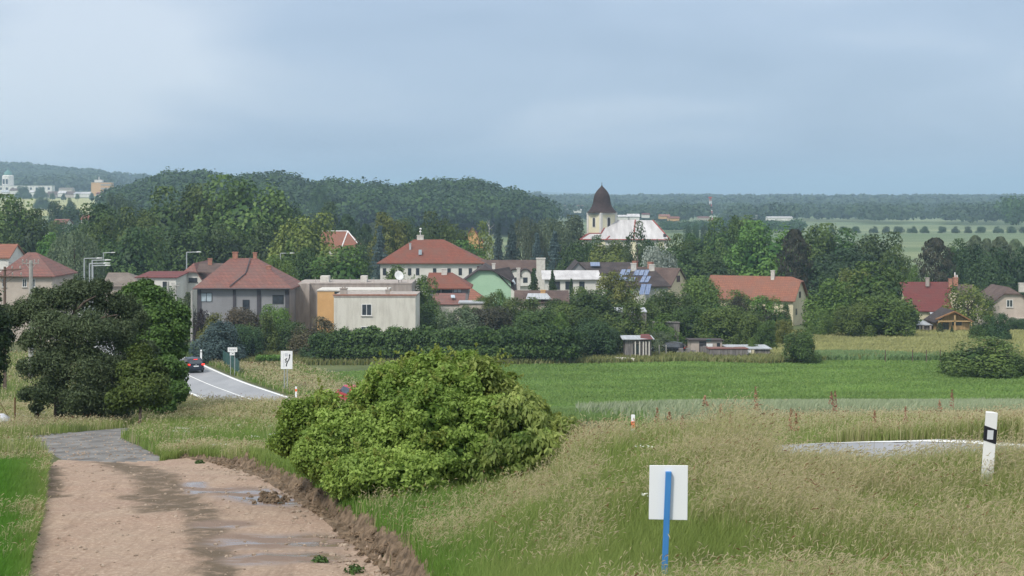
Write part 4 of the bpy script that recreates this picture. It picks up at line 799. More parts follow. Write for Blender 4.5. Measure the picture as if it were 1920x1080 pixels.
f = FR(1420, 186); r_, w_, rf = house('sheet_shed', 'low shed with wide pale grey sheet roof beside the dark plank one', f.loc, f.u(1404), f.u(1444), 5, f.z(655), f.z(648,5), 'mono', 'woodgrey', 'metal', over=.2, cat='shed')
s = MB(); s.slab([(f.u(1362),.5,f.z(652)+.1),(f.u(1404),-.3,f.z(655)+.12),(f.u(1404),5,f.z(648,5)+.12),(f.u(1362),5,f.z(647,5)+.1)], .08); s.build('roof_extension', M['metal'], rf)
s = MB(); s.box(f.u(1401), f.u(1408), -.15, -.05, 0, f.z(654)); s.build('door', M['frame_w'], r_); s = MB(); s.box(f.u(1409), f.u(1414), -.15, -.05, 0, f.z(655)); s.build('door', M['paleyel'], r_)
f = FR(1198, 215); r_, w_, rf = house('hidden_shed', 'bluish grey sheet roofs poking out of the trees above the plank shed', f.loc, f.u(1156), f.u(1212), 4, f.z(586), f.z(578,4), 'mono', 'woodgrey', 'metal', over=.1, cat='shed')
f = FR(1840, 250); 
# ================================================================ far town and landmarks
def boxhouse(px0, px1, pyb, pyt, D, rtype, wm, rm, label, name='far_house', pyr=None, cat='house', group=None, wins=0):
    f = FR((px0+px1)/2, D, base=-(pyb-HY)/F*D); dp = 12
    r_, w_, rf = house(name, label, f.loc, f.u(px0), f.u(px1), dp, f.z(pyt), f.z(pyr if pyr is not None else pyt-3, dp/2), rtype, wm, rm, over=.4, rx=(f.u(px0+(px1-px0)*.25, 6), f.u(px1-(px1-px0)*.25, 6)), cat=cat, group=group)
    if wins:
        s = MB(); n = wins
        for k in range(n): u = f.u(px0+(px1-px0)*(k+.5)/n); s.box(u-1.2, u+1.2, -.1, -.004, f.z(pyt)*.45, f.z(pyt)*.75)
        s.build('window_band', M['glass'], r_)
    return r_, w_, rf, f
Dt = 1750
r_, w_, rf, f = boxhouse(-60, 97, 362, 348, Dt, 'flat', 'white', 'whiteroof', 'very long white building below the far onion tower', 'long_hall', cat='building', wins=14)
r_, w_, rf, f = boxhouse(171, 208, 372, 342, Dt, 'flat', 'orange', 'chimw', 'blocky cream and orange tower block at the right end of the far town', 'tower_block', cat='building')
s = MB()
for z in (345,352,359,366): s.box(f.u(189), f.u(208), -.4, -.05, f.z(z+3), f.z(z))
s.build('balcony', M['pinkgrey'], r_); s = MB(); s.box(f.u(176), f.u(190), 2, 9, f.z(342)+.2, f.z(337)); s.tube([(f.u(184),4,f.z(337)),(f.u(184),4,f.z(331))], .5, 5); s.build('roof_hut', M['chimw'], rf)
f = FR(15, 1760, base=-(362-HY)/F*1760); tw2 = empty('far_church', f.loc, 0, 'far white church tower with green onion dome above the long white building', 'church'); kk_ = 1760/F
s = MB(); s.lathe([(11*kk_,0),(10.5*kk_,f.z(330)),(8.6*kk_,f.z(330)+1)], 8, rot=R(22)); s.build('tower', M['white'], tw2); s = MB(); s.lathe([(8.4*kk_,f.z(328)),(7.6*kk_,f.z(325)),(6*kk_,f.z(322)),(3*kk_,f.z(320.5)),(2*kk_,f.z(319)),(.3*kk_,f.z(316))], 12); s.build('dome', plain('copper_green', (.10,.22,.20), .6), tw2, smooth=True)
for a in (10,16): s = MB(); s.box(f.u(a)-1, f.u(a)+1, -11*kk_, -9.5*kk_, f.z(345), f.z(336)); s.build('window', M['glass'], tw2)
for (a,b_,c,d,e_,wm,rm,tp,lb) in [(55,78,368,360,357,'white','whiteroof','side','white-roofed far house with dark windows right of the big round tree'),(88,107,370,364,359,'pinkgrey','brtile','side','far house with mauve roof beside the dark town tree'),(108,122,368,362,358,'white','whiteroof','side','far white hall between two mauve-roofed houses'),
      (122,138,370,364,359,'beige','brtile','side','second mauve-roofed far house further right in the town'),(138,150,369,363,360,'white','metal','side','far pale house with grey roof in the middle of the town'),(149,168,369,363,360,'white','whiteroof','side','wide bright white far hall left of the tower block'),
      (180,194,370,364,360,'white','redtile','side','far house with red roof at the foot of the tower block'),(194,206,370,363,360,'white','metal','side','far white house right below the tower block'),(18,36,366,357,353,'white','brtile','side','far house with brown roof below the long white building'),(2,16,368,360,356,'white','metal','side','far white house nearest the left edge of the town'),(110,135,360,354,352,'beige','greytile','side','low far block on the town skyline left of the tower block')]:
    boxhouse(a, b_, c, d, 1650 if c > 362 else 1900, tp, wm, rm, lb, pyr=e_, group='houses of the far town')
# right far village
for (a,b_,c,d,e_,D,wm,rm,lb,nm,ct) in [(1020,1090,398,394,392,1500,'white','whiteroof','long white hall roof far away left of the church dome','far_hall','hall'),(1024,1062,392,388,385,1700,'orange','redtile','long salmon-roofed far house above the white hall','far_house','house'),(1082,1094,390,387,385,1700,'white','redtile','small white far house with red roof left of the dome','far_house','house'),(1096,1112,391,388,386,1750,'white','redtile','second small red-roofed far house, nearest the dome','far_house','house'),
      (1160,1180,412,406,403,1000,'white','whiteroof','far white flat house right behind the church nave','far_house','house'),(1178,1199,413,406,401,1000,'white','whiteroof','far white gabled house above the nave ridge','far_house','house'),(1205,1218,407,402,400,1200,'white','maroon','far white house with a dark red roof side','far_house','house'),
      (1237,1256,409,405,402,1250,'orange','orgtile','salmon far roof right of the church, left of its pair','far_house','house'),(1254,1274,413,409,406,1150,'orange','redtile','red far roof right of the church, right of its pair','far_house','house'),(1310,1330,412,408,406,1250,'beige','pinktile','faded pink far roof at the foot of the mast','far_house','house'),
      (1354,1367,399,396.5,395.5,1900,'white','whiteroof','tiny bright white far roof right of the mast','far_house','house'),(1394,1420,409,404.5,402,1300,'white','whiteroof','long white far hall, left one of the two beyond the trees','far_hall','hall'),(1440,1486,412,408,406,1250,'white','whiteroof','longest white far hall, beside the poplars on the right','far_hall','hall')]:
    boxhouse(a, b_, c, d, D, 'side', wm, rm, lb, nm, pyr=e_, cat=ct)
# red-white lattice mast
D = 1350; f = FR(1332, D, base=-(415-HY)/F*D); ms = empty('radio_mast', f.loc, 0, 'red and white lattice mast standing far off beyond the church', 'mast'); H = f.z(370)
mr_, mw_ = plain('mast_red', (.55,.08,.06)), plain('mast_white', (.75,.75,.75))
for k in range(7):
    s = MB(); z0, z1 = H*k/7, H*(k+1)/7; r0 = 2.3*(1-k/7)+.55; r1 = 2.3*(1-(k+1)/7)+.55
    for a in range(4):
        c0, s0 = math.cos(a*math.pi/2+.6), math.sin(a*math.pi/2+.6); c1, s1 = math.cos((a+1)*math.pi/2+.6), math.sin((a+1)*math.pi/2+.6)
        s.tube([(r0*c0,r0*s0,z0),(r1*c0,r1*s0,z1)], .26, 4); s.tube([(r0*c0,r0*s0,z0),(r1*c1,r1*s1,z1)], .13, 4); s.tube([(r0*c1,r0*s1,z0),(r1*c0,r1*s0,z1)], .13, 4)
    s.build('section', mr_ if k % 2 == 0 else mw_, ms)
s = MB(); s.lathe([(1.6,H-.6),(1.6,H+.3)], 8); s.build('platform', mr_, ms)

# ================================================================ trees and shrubs (px centre, px width, py top, distance, shape, colour, label)
T = [
 (8,120,372,330,'broad','mid','big olive-green tree at the left edge above the pink-roofed house'),
 (62,80,398,322,'broad','dark','dark tree right of the one at the left edge, above the lamp'),
 (205,110,388,330,'broad','dark','wide dark tree left of the huge chestnut-like crowns'),
 (262,90,395,325,'broad','mid','tree squeezed between the wide dark one and the tall crowns'),
 (315,120,358,345,'broad','mid','tall tree forming the left shoulder of the big wood above the grey house'),
 (385,105,352,350,'broad','mid','tall tree in the middle of the big wood, left of the highest crown'),
 (462,150,338,335,'broad','mid','highest and broadest crown in the village, right above the grey house'),
 (530,95,372,345,'broad','dark','dark tree leaning off the right side of the highest crown'),
 (345,110,430,300,'broad','dark','dark lower tree in front of the big wood, above the white gable house'),
 (425,90,425,300,'broad','dark','dark lower tree just behind the left chimney of the grey house'),
 (500,100,425,290,'broad','dark','dark tree behind the right end of the grey roof'),
 (250,110,430,285,'broad','dark','dark tree directly above the faded grey-brown roof'),
 (140,110,424,262,'willow','grey','feathery grey-green weeping tree left of the lamp row'),
 (96,64,440,268,'round','bright','fresh green rounded tree between pink roof and weeping tree'),
 (188,72,410,300,'broad','mid','olive tree behind the feathery weeping tree'),
 (570,110,407,280,'broad','yellow','yellowish green linden-like tree left of the salmon hipped roof'),
 (640,118,466,250,'broad','bright','fresh green maple-like tree behind the long flat roof'),
 (532,66,484,232,'shrub','bright','light green small tree right of the grey house roof'),
 (560,70,470,262,'broad','dark','dark tree behind the second lamp'),
 (610,70,384,430,'broad','dark','dark tree far behind the yellowish one, against the wooded hill'),
 (650,44,400,400,'poplar','deep','dark upright tree behind the salmon hipped roof'),
 (685,36,418,372,'poplar','deep','narrow dark tree at the right end of the salmon roof'),
 (712,42,419,300,'spruce','blue','bluish spruce left of the long orange-red roof'),
 (730,60,402,330,'broad','yellow','yellow-green tree peeking over the bluish spruce'),
 (785,56,425,330,'broad','dark','dark tree behind the antenna of the long orange-red roof'),
 (812,66,401,350,'broad','mid','round olive tree behind the ridge of the long orange-red roof'),
 (850,60,424,330,'broad','mid','tree with pinkish tint behind the right slope of the long red roof'),
 (900,80,420,345,'airy','yellow','thin yellowish tree in front of the hidden orange gable'),
 (880,90,455,315,'broad','bright','fresh green lower tree right behind the long red roof'),
 (934,34,413,335,'spruce','blue','leftmost of the four tall bluish spruces'),
 (960,44,417,325,'spruce','blue','second of the four tall bluish spruces, the broadest at its base'),
 (1007,36,433,322,'spruce','blue','third of the four tall bluish spruces'),
 (1040,44,430,318,'spruce','blue','rightmost of the four tall bluish spruces, near the white chimney stack'),
 (985,70,402,385,'willow','grey','greyish drooping tree behind the gap between the spruces'),
 (1030,90,404,392,'willow','grey','broad greyish drooping tree left of the church tower'),
 (1066,66,408,400,'broad','grey','grey-green tree touching the left side of the church'),
 (1075,60,455,318,'broad','dark','dark tree below the left corner of the church'),
 (1113,54,444,352,'round','dark','dark bushy tree overlapping the left end of the nave eave'),
 (1140,78,462,306,'broad','yellow','light yellow-green tree in front of the church wall'),
 (1196,62,420,345,'airy','dark','sparse dark tree with gaps, standing before the pale nave roof'),
 (1172,50,462,325,'round','mid','green tree between the yellow-green one and the silvery one'),
 (1232,74,466,285,'shrub','silver','silvery white-green willow bush behind the solar panelled house'),
 (1246,50,450,335,'airy','mid','thin tree at the right end of the nave roof'),
 (1272,60,443,345,'broad','mid','first tree of the row right of the church'),
 (1305,54,441,350,'broad','dark','second tree of the row right of the church'),
 (1290,100,470,312,'broad','dark','dark low tree below the first trees of the right-hand row'),
 (1352,80,414,345,'broad','mid','tall tree of the right-hand wood, left of the brightest crown'),
 (1392,66,408,352,'broad','mid','narrow crown rising between the two biggest trees of the right-hand wood'),
 (1438,122,420,312,'broad','bright','biggest and brightest crown of the right-hand wood'),
 (1345,90,480,300,'broad','dark','dark tree below the tall crowns at the left of the right-hand wood'),
 (1490,60,428,298,'poplar','russet','brownish dark conifer-like tree right of the brightest crown'),
 (1540,96,424,335,'broad','mid','broad crown right of the brownish conifer-like tree'),
 (1588,92,433,330,'broad','dark','dark crown in the middle of the right part of the wood'),
 (1560,110,470,300,'broad','deep','deep green tree behind the big orange barn roof gable'),
 (1640,100,440,322,'broad','dark','dark crown near the right end of the wood'),
 (1678,56,462,306,'round','mid','last small tree at the right end of the wood, before the gap to the fields'),
 (1600,100,480,290,'broad','deep','deep green lower tree behind the walnut-like tree'),
 (1754,66,444,312,'poplar','russet','dark brownish cone-shaped tree behind the red-roofed house'),
 (1790,60,452,330,'broad','dark','dark tree between the cone-shaped one and the pale poplars'),
 (1826,64,462,300,'broad','deep','deep green tree behind the three chimneys of the red-roofed house'),
 (1868,80,470,290,'broad','deep','deep green tree left behind the beige house'),
 (1915,70,468,290,'broad','deep','deep green tree at the right edge behind the beige house'),
 (1828,40,440,372,'poplar','grey','leftmost of the pale slender trees at the upper right'),
 (1850,36,446,376,'poplar','grey','second of the pale slender trees at the upper right'),
 (1876,44,442,372,'poplar','grey','third of the pale slender trees at the upper right, the broadest'),
 (1904,40,447,374,'poplar','grey','rightmost of the pale slender trees at the upper right'),
 (1722,40,500,300,'shrub','bright','light green bush in the gap below the far fields'),
 (1642,124,496,238,'broad','bright','big walnut-like green tree left of the red-roofed house'),
 (1600,80,506,246,'broad','yellow','olive yellowish tree behind the big walnut-like one'),
 (1564,92,526,232,'round','bright','rounded green tree right of the cream gable'),
 (1656,116,556,224,'shrub','bright','wide bright bush below the walnut-like tree at the meadow edge'),
 (1600,70,570,222,'shrub','mid','bush at the meadow edge left of the wide bright one'),
 (1540,44,580,226,'shrub','mid','bush at the foot of the cream gable'),
 (1815,94,534,243,'airy','yellow','loose olive tree hiding the yellow gable behind the timber cabin'),
 (1822,84,540,246,'airy','mid','darker loose tree filling the olive one from behind'),
 (1845,46,592,216,'shrub','dark','clipped round dark bush right of the timber cabin'),
 (1876,40,588,214,'shrub','deep','second round dark bush right of the timber cabin, the taller'),
 (1910,40,596,240,'shrub','deep','dark hedge-like bush below the beige house'),
 (1468,30,568,236,'shrub','dark','small dark conifer-like bush before the long orange roof'),
 (1785,9,609,230,'spruce','deep','tiny conical shrub before the timber cabin wall'),
 (1762,12,604,231,'poplar','deep','narrow upright shrub at the left corner of the timber cabin'),
 # village middle
 (735,72,502,240,'shrub','mid','light tree below the windows of the long white house'),
 (792,70,520,222,'shrub','mid','green bush right of the satellite dish'),
 (760,60,560,205,'shrub','mid','bush covering the lower right corner of the cream block'),
 (812,70,568,204,'shrub','dark','bush below the salmon lean-to, left of the greyish one'),
 (862,80,580,200,'shrub','grey','greyish bush above the middle of the tall hedge'),
 (915,90,576,206,'shrub','russet','brownish green bush above the tall hedge'),
 (935,60,552,222,'shrub','mid','small tree below the mint gable'),
 (965,76,560,214,'shrub','mid','bush below the white tall chimney'),
 (1000,90,580,202,'shrub','dark','dark bush right of the brownish one above the hedge'),
 (1001,34,500,246,'spruce','deep','dark green conifer in front of the round-topped dormers'),
 (1036,26,504,250,'spruce','deep','dark slim conifer at the left end of the white garage'),
 (1071,18,520,246,'spruce','deep','small cone-shaped conifer in the middle of the white garage'),
 (1115,104,546,214,'broad','dark','wide dark tree left below the solar panelled house'),
 (1152,84,512,226,'shrub','yellow','olive tree left of the solar panels'),
 (1060,60,568,212,'shrub','mid','bush in front of the bright orange chimney shed'),
 (1052,34,584,188,'poplar','bright','narrow bright upright shrub behind the field edge'),
 (1088,90,580,190,'shrub','dark','big dark bush right of the narrow upright shrub'),
 (1140,60,612,186,'shrub','deep','dark bush touching the plank shed'),
 (1170,90,566,200,'shrub','mid','light bush above the plank shed'),
 (1212,70,570,222,'shrub','mid','bush right below the last solar panels'),
 (1258,84,545,226,'shrub','dark','dark tree at the right of the solar panelled house'),
 (1240,60,590,204,'shrub','bright','bright bush beside the tall blank board shed'),
 (1240,50,622,194,'shrub','grey','thin greyish bush behind the two pale posts'),
 (1310,80,520,238,'shrub','mid','tree with light top left of the long orange roof'),
 (1345,86,548,228,'shrub','mid','bush covering the left end of the long orange roof'),
 (1300,84,575,208,'shrub','dark','dark bush above the open block shed'),
 (1352,90,575,206,'shrub','mid','wide bush behind the low plank shed'),
 (1400,80,560,214,'shrub','russet','brownish bush below the long orange roof'),
 (1410,70,585,200,'shrub','mid','green bush above the pale sheet roof'),
 (1432,44,602,198,'shrub','dark','dark bush at the left end of the meadow'),
 (1411,26,634,189,'shrub','bright','small bright bush sticking up behind the low sheds'),
 (1470,40,600,206,'shrub','yellow','pale yellowish bush at the left end of the meadow'),
 (1502,64,620,179,'shrub','dark','round dark bush alone at the near left corner of the meadow'),
 (1843,138,631,165,'shrub','mid','large round bush alone on the right at the edge of the green field'),
 (608,76,630,180,'shrub','deep','dark bush at the left end of the tall hedge'),
 (1115,70,600,184,'shrub','deep','deep green bush at the right end of the tall hedge'),
 # left middle
 (590,80,596,184,'shrub','brown','brownish grey bush below the orange block'),
 (545,70,604,190,'shrub','dark','dark green bush left of the brownish one'),
 (520,62,574,196,'shrub','bright','fresh green bush right below the grey house'),
 (490,60,590,188,'shrub','mid','bush in front of the garden shed roof, right side'),
 (412,92,604,178,'shrub','blue','bluish spreading juniper by the road bend'),
 (464,60,610,182,'shrub','deep','dark hedge-like bush between the juniper and the brown bush'),
 (398,60,590,186,'shrub','yellow','yellow-green bush below the grey house wall'),
 (376,36,582,188,'shrub','purple','dark purplish bush at the left corner of the grey house'),
 (450,70,578,194,'shrub','brown','thin brownish bush in front of the grey house wall'),
 (352,40,545,215,'spruce','grey','slim grey-green conifer at the left corner of the grey house'),
 (330,50,560,205,'shrub','mid','bush behind the utility poles, left of the slim conifer'),
 (306,50,540,215,'shrub','dark','dark bush left of the utility poles'),
 (112,64,418,430,'shrub','mid','green tree hiding the faded pink cottage roof from below'),
 (166,54,412,545,'shrub','dark','dark tree right below the bright red cottage roof'),
 (655,84,463,335,'shrub','dark','dark tree below the salmon roof with white ridges'),
 (1163,70,453,360,'shrub','mid','tree at the foot of the church nave, left of the sparse dark one'),
 (1218,64,452,372,'shrub','dark','dark tree at the foot of the church nave, right of the sparse one'),
 (1104,50,458,372,'shrub','dark','dark tree at the foot of the church tower'),
 (1376,76,546,238,'shrub','mid','bush in front of the middle of the long orange roof'),
 (1430,70,556,236,'shrub','bright','fresh bush in front of the orange roof, nearest its gable'),
 (120,64,417,442,'shrub','deep','deep green tree beside the faded pink cottage'),
 (930,40,545,232,'shrub','bright','fresh green bush at the right foot of the mint gable'),
 (905,52,557,224,'shrub','mid','bush hiding the foot of the mint gable wall'),
 (885,44,574,214,'shrub','dark','bush in front of the flat pale carport'),
 (985,76,560,226,'shrub','mid','bush hiding the left wall of the brown-roofed shed'),
 (1040,66,562,226,'shrub','dark','bush hiding the right wall of the brown-roofed shed'),
 (1096,60,540,240,'shrub','mid','bush below the right end of the white garage'),
 (1180,70,547,236,'shrub','bright','bush under the small window of the solar panelled house'),
 (1225,60,556,234,'shrub','mid','bush under the right side of the solar panelled roof'),
 (365,30,640,182,'shrub','mid','small bush beside the road behind the dark car'),
 (290,60,548,196,'shrub','mid','bush right behind the foreground deciduous tree'),
]
for t in T: tree(*t, group=None)
# far loose trees, each its own thing
far = [(45,70,395,470,'mid'),(110,60,380,620,'deep'),(150,90,392,600,'deep'),(185,60,385,590,'deep'),(215,60,366,640,'dark'),(80,34,370,1250,'deep'),(132,24,372,900,'dark'),(237,50,378,560,'dark'),(600,40,350,760,'deep'),(700,60,420,560,'grey'),(660,50,418,520,'dark'),(760,46,408,480,'dark'),(44,30,346,1600,'deep'),(76,26,351,1620,'deep'),(98,10,361,1500,'dark'),(119,10,362,1500,'deep'),(145,8,363,1490,'dark'),(172,10,362,1480,'deep')]
wh = ['left edge, behind the olive tree','left, below the yellow far field','left, middle of the dark clump below the far town','left, right end of the dark clump below the far town','left, just left of the wooded hill','far left town, the big tree in front of the long white building','small one on the yellow far field','left foot of the wooded hill','above the yellowish linden-like tree','behind the bluish spruce by the fields','right of the salmon roof by the fields','behind the long red roof by the fields','far left town, round one by the onion tower','far left town, right one by the long building','between the two mauve-roofed far houses','right of the wide white hall in the far town','before the white hall in the far town','left of the cream tower block']
for (px, wd, py, D, c), lb in zip(far, wh): tree(px, wd, py, D, 'broad', c, 'distant bluish tree, '+lb, group='distant trees')
for i in range(6):
    tree(1290+i*17-(i%2)*3, [20,15,24,18,26,22][i], [424,421,424,419,422,418][i], 640+i*6, 'shrub', 'deep', 'far tree in the short row in the field right of the church', group='trees in the far field')
for i in range(17):
    px = 1500+i*26+(i*7)%9; tree(px, 15+(i*5)%6, 424.5+(i*3)%3, 1000, 'shrub', 'deep', 'small round far tree in the straight row along the fields on the right', group='row of far trees')
# bare thin birch behind the spruces
x = (917-CX)/F*350; b = MB(); zb = gz(x, 350); b.tube([(0,0,0),(.05,0,7),(0,0,15)], [.16,.1,.03], 6)
for k in range(9): a = k*2.1; z = 9+k*.65; b.tube([(0,0,z),(math.cos(a)*1.2,math.sin(a)*1.2,z+1.2)], [.05,.02], 4)
o = b.build('bare_tree', M['chimw'], None, (x, 350, zb)); tagp(o, 'bare pale dead tree rising left of the four bluish spruces', 'tree')

def custom_foliage(lobes, n, size, seed, flat=.85, inner=.25, asp=.6, hang=0., upw=.35, core=0, rn=.55, zmin=None, clump=0):
    rng = np.random.default_rng(seed); C = []; Rr = []; C0 = []; R0 = []
    for (px, py, rp, D) in lobes:
        p = P(px, py, D); r = rp/F*D; C0.append(tuple(p)); R0.append(r)
        if clump:      # many small sprays standing proud of a core tinted dark as shade
            for k in range(int(clump*2.2*(r/.35)**1.4)+10):
                d = rnd_dirs(rng, 1)[0]; d[2] = d[2]*.85+.15; C.append(tuple(np.array(p)+d*r*(.70+.36*rng.random()))); Rr.append(.085+.10*rng.random()**1.5)
            continue
        C.append(tuple(p)); Rr.append(r)
        for k in range(7):     # satellites break up the outline
            d = rnd_dirs(rng, 1)[0]; d[2] = abs(d[2])*.9-.15; C.append(tuple(np.array(p)+d*r*.8)); Rr.append(r*(.25+.3*rng.random()))
    C = np.array(C); Rr = np.array(Rr); pos, nrm, tint = lobes_cloud(rng, C, Rr, n, flat=flat, inner=inner, upw=upw, rn=rn)
    sz = size*(.6+.8*rng.random(len(pos)))
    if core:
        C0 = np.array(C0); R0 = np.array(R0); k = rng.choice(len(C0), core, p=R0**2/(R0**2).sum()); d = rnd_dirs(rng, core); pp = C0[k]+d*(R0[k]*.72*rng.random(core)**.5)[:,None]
        pos = np.vstack([pos, pp]); nrm = np.vstack([nrm, d]); tint = np.append(tint, .1*rng.random(core)); sz = np.append(sz, np.full(core, size*1.7))  # core cards tinted dark: shade between the clumps put into leaf colour
    if zmin is not None: k = pos[:,2] > height(pos[:,0], pos[:,1], False)+.02; pos, nrm, tint, sz = pos[k], nrm[k], tint[k], sz[k]
    return cards(rng, pos, nrm, sz, asp, tint, hang)
def plant(name, label, cat, lobes, n, size, seed, mat, base, stems, group=None, part='crown', tpart='trunk', **k):
    e_ = empty(name, base, 0, label, cat, group); V, Fc, t = custom_foliage(lobes, n, size, seed, **k); V = V-np.array(base)
    link_mesh(part, np_mesh(part, V, Fc, attr={'tint': t}), mat, e_)
    if stems:
        b = MB()
        for pts, rad in stems: b.tube([Vector(p)-Vector(base) for p in pts], rad, 8)
        b.build(tpart, m_bark, e_, smooth=True)
    return e_
# --- tall clipped hedge above the green field
hb = P(760, 676, 180); hl = []
for i in range(30): px = 600+i*16; hl.append((px, 636+5*math.sin(i*1.9)+(6 if i < 3 else 0), 20, 178.5)); hl.append((px+8, 660, 17, 178)); hl.append((px+5, 640, 18, 181))
for px, py, r in ((672,628,12),(735,624,12),(820,632,10),(905,626,14),(1000,628,16),(1030,622,16)): hl.append((px, py, r, 179.5))
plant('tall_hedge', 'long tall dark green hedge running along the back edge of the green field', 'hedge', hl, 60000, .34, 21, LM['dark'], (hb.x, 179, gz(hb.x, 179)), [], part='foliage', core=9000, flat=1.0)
hl = [(486+i*9, 671, 6, 172) for i in range(5)]
plant('clipped_hedge', 'short low clipped hedge left of the arrow sign', 'hedge', hl, 4000, .22, 22, LM['bright'], (P(500,675,172).x, 172, gz(P(500,675,172).x,172)), [], part='foliage', core=800)
# --- foreground pine
Dp = 62; base = Vector(((112-CX)/F*Dp, Dp, 0)); base.z = gz(base.x, Dp)-.1
pl = [(110,572,40,62),(165,560,38,62.5),(60,585,34,61.5),(210,582,40,63),(25,600,30,62),(95,620,44,60.6),(160,625,50,60.6),(215,635,40,61.5),(250,610,30,63),(140,545,28,63),(60,640,26,61),(110,680,44,60.5),(170,690,52,60.4),(225,695,40,61),(60,690,28,60.6),(90,735,34,60.3),(150,745,42,60.2),(205,745,40,60.4),(250,715,34,61),(52,740,18,60.4),(15,590,26,63),(270,660,24,62),(240,580,30,63.5),(75,556,20,62.5),(190,540,20,63),(130,770,22,61),(180,775,24,61),(225,775,24,61.5),(70,765,14,61)]
st = [([base, base+Vector((.05,0,1.6)), P(120,700,61.5), P(140,620,62), P(140,560,62.5)], [.27,.23,.18,.12,.04]), ([P(70,795,61), P(68,760,61), P(66,720,61)], [.10,.08,.04])]
for a, b_ in (((120,690),(60,640)),((125,670),(210,640)),((130,640),(60,590)),((135,620),(220,590)),((120,710),(190,720)),((118,720),(60,735)),((138,590),(180,555)),((105,650),(122,643)),((100,655),(106,645))): st.append(([P(*a, 61.8), P((a[0]+b_[0])/2, (a[1]+b_[1])/2-6, 61.2), P(*b_, 61)], [.08,.055,.02]))
LM['pine'] = leafmat('needle_pine', (.036,.070,.028), (.155,.220,.100), trans=.15)
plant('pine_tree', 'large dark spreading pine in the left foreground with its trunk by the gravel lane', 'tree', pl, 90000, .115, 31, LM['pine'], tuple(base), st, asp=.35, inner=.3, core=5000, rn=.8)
# --- deciduous neighbours
b2 = Vector(((300-CX)/F*72, 72, 0)); b2.z = gz(b2.x, 72)
pl = [(255,560,34,73),(290,570,34,72),(325,590,28,72),(270,600,40,71),(318,630,34,71),(325,660,22,71),(285,650,44,70.5),(250,640,34,71),(325,700,26,70.5),(300,720,30,70),(340,610,16,72),(270,540,18,73.5),(305,690,34,70),(270,735,26,69.5),(330,735,24,69),(328,690,18,70),(305,765,22,68),(255,765,24,68)]
plant('broadleaf_tree', 'dark green broadleaf tree between the foreground pine and the road', 'tree', pl, 60000, .15, 32, leafmat('leaf_near_dark', (.035,.075,.014), (.120,.190,.042)), tuple(b2), [([b2, P(300,680,72), P(295,600,72)], [.2,.14,.05])], core=4000)
b3 = P(262, 770, 58); b3 = Vector((b3.x, 58, gz(b3.x, 58)))
pl = [(262,665,22,60),(275,690,28,59.5),(250,700,28,59),(290,720,26,59),(262,735,34,58.5),(225,750,26,58.2),(295,745,22,58.8),(300,700,16,60)]
plant('light_shrub', 'yellow-green shrub glowing in front of the dark broadleaf tree', 'shrub', pl, 26000, .12, 33, leafmat('leaf_near_yellow', (.040,.085,.014), (.145,.205,.045)), tuple(b3), [([b3, P(265,720,58.8), P(270,680,59.2)], [.06,.04,.02])], part='foliage', tpart='stem', core=1500)
b4 = Vector(((-30-CX)/F*50, 50, 0)); b4.z = gz(b4.x, 50)
pl = [(-20,600,36,50),(-15,640,38,50),(-12,680,30,50),(-30,560,30,50),(-18,712,24,50),(-60,620,60,50),(-70,700,60,50)]
plant('edge_tree', 'dark broadleaf tree cut off by the left edge', 'tree', pl, 16000, .12, 34, leafmat('leaf_near_deep', (.014,.034,.012), (.050,.095,.030)), tuple(b4), [([b4, P(-30,700,50), P(-40,600,50)], [.14,.1,.04])], core=1500)
# --- the big bush in the middle foreground
bb = Vector(((800-CX)/F*23.4, 23.4, 0)); bb.z = gz(bb.x, 23.4)-.1
lob = [(575,800,52,24),(545,830,30,23.8),(610,775,36,24.4),(640,830,70,23.4),(600,860,46,23.2),(700,760,44,24.2),(730,720,34,24.4),(765,740,48,24),(790,700,32,24.3),(820,690,22,24.4),(875,690,26,24.4),(900,715,42,24.2),(850,740,52,23.9),(945,748,32,24.2),(800,800,80,23.2),(720,830,70,23),(700,900,58,22.6),(650,900,38,22.9),(770,900,66,22.5),(860,860,72,22.8),(960,800,64,23.4),(1000,788,34,23.8),(1025,822,36,23.5),(930,880,58,22.8),(1010,850,48,23.1),(1050,830,36,23.4),(1075,850,26,23.4),(880,800,66,23.3),(985,765,18,24),(690,745,20,24.4),(800,930,30,22.4),(720,945,26,22.4)]
_rj = random.Random(19)
lob = [(a, b_, c*.86, d+_rj.uniform(-.5, .45)) for a, b_, c, d in lob]
m_b1 = leafmat('leaf_bush', (.085,.145,.022), (.345,.425,.10), trans=.4); m_b2 = leafmat('leaf_bush_drooping', (.085,.15,.028), (.38,.44,.13), trans=.4); m_b3 = leafmat('leaf_bush_dark', (.07,.125,.018), (.28,.36,.075), trans=.4)
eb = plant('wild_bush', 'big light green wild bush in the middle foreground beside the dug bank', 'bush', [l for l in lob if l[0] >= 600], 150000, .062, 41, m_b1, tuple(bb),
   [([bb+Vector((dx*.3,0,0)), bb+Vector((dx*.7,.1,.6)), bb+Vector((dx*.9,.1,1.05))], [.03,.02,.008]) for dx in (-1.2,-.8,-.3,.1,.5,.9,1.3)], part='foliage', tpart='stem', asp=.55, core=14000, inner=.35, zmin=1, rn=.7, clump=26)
V, Fc, t = custom_foliage([l for l in lob if l[0] < 610], 26000, .055, 42, asp=.6, core=3500, inner=.35, zmin=1, rn=.7, clump=26); link_mesh('foliage', np_mesh('foliage', V-np.array(bb), Fc, attr={'tint': t}), m_b3, eb)['label'] = 'darker small-leaved foliage'
V, Fc, t = custom_foliage([(px, py, r*1.02, D-.12) for px, py, r, D in lob if px >= 900], 30000, .095, 43, asp=.40, hang=1.6, inner=.3, zmin=1, clump=22); link_mesh('foliage', np_mesh('foliage', V-np.array(bb), Fc, attr={'tint': t}), m_b2, eb)['label'] = 'foliage with longer drooping leaves'
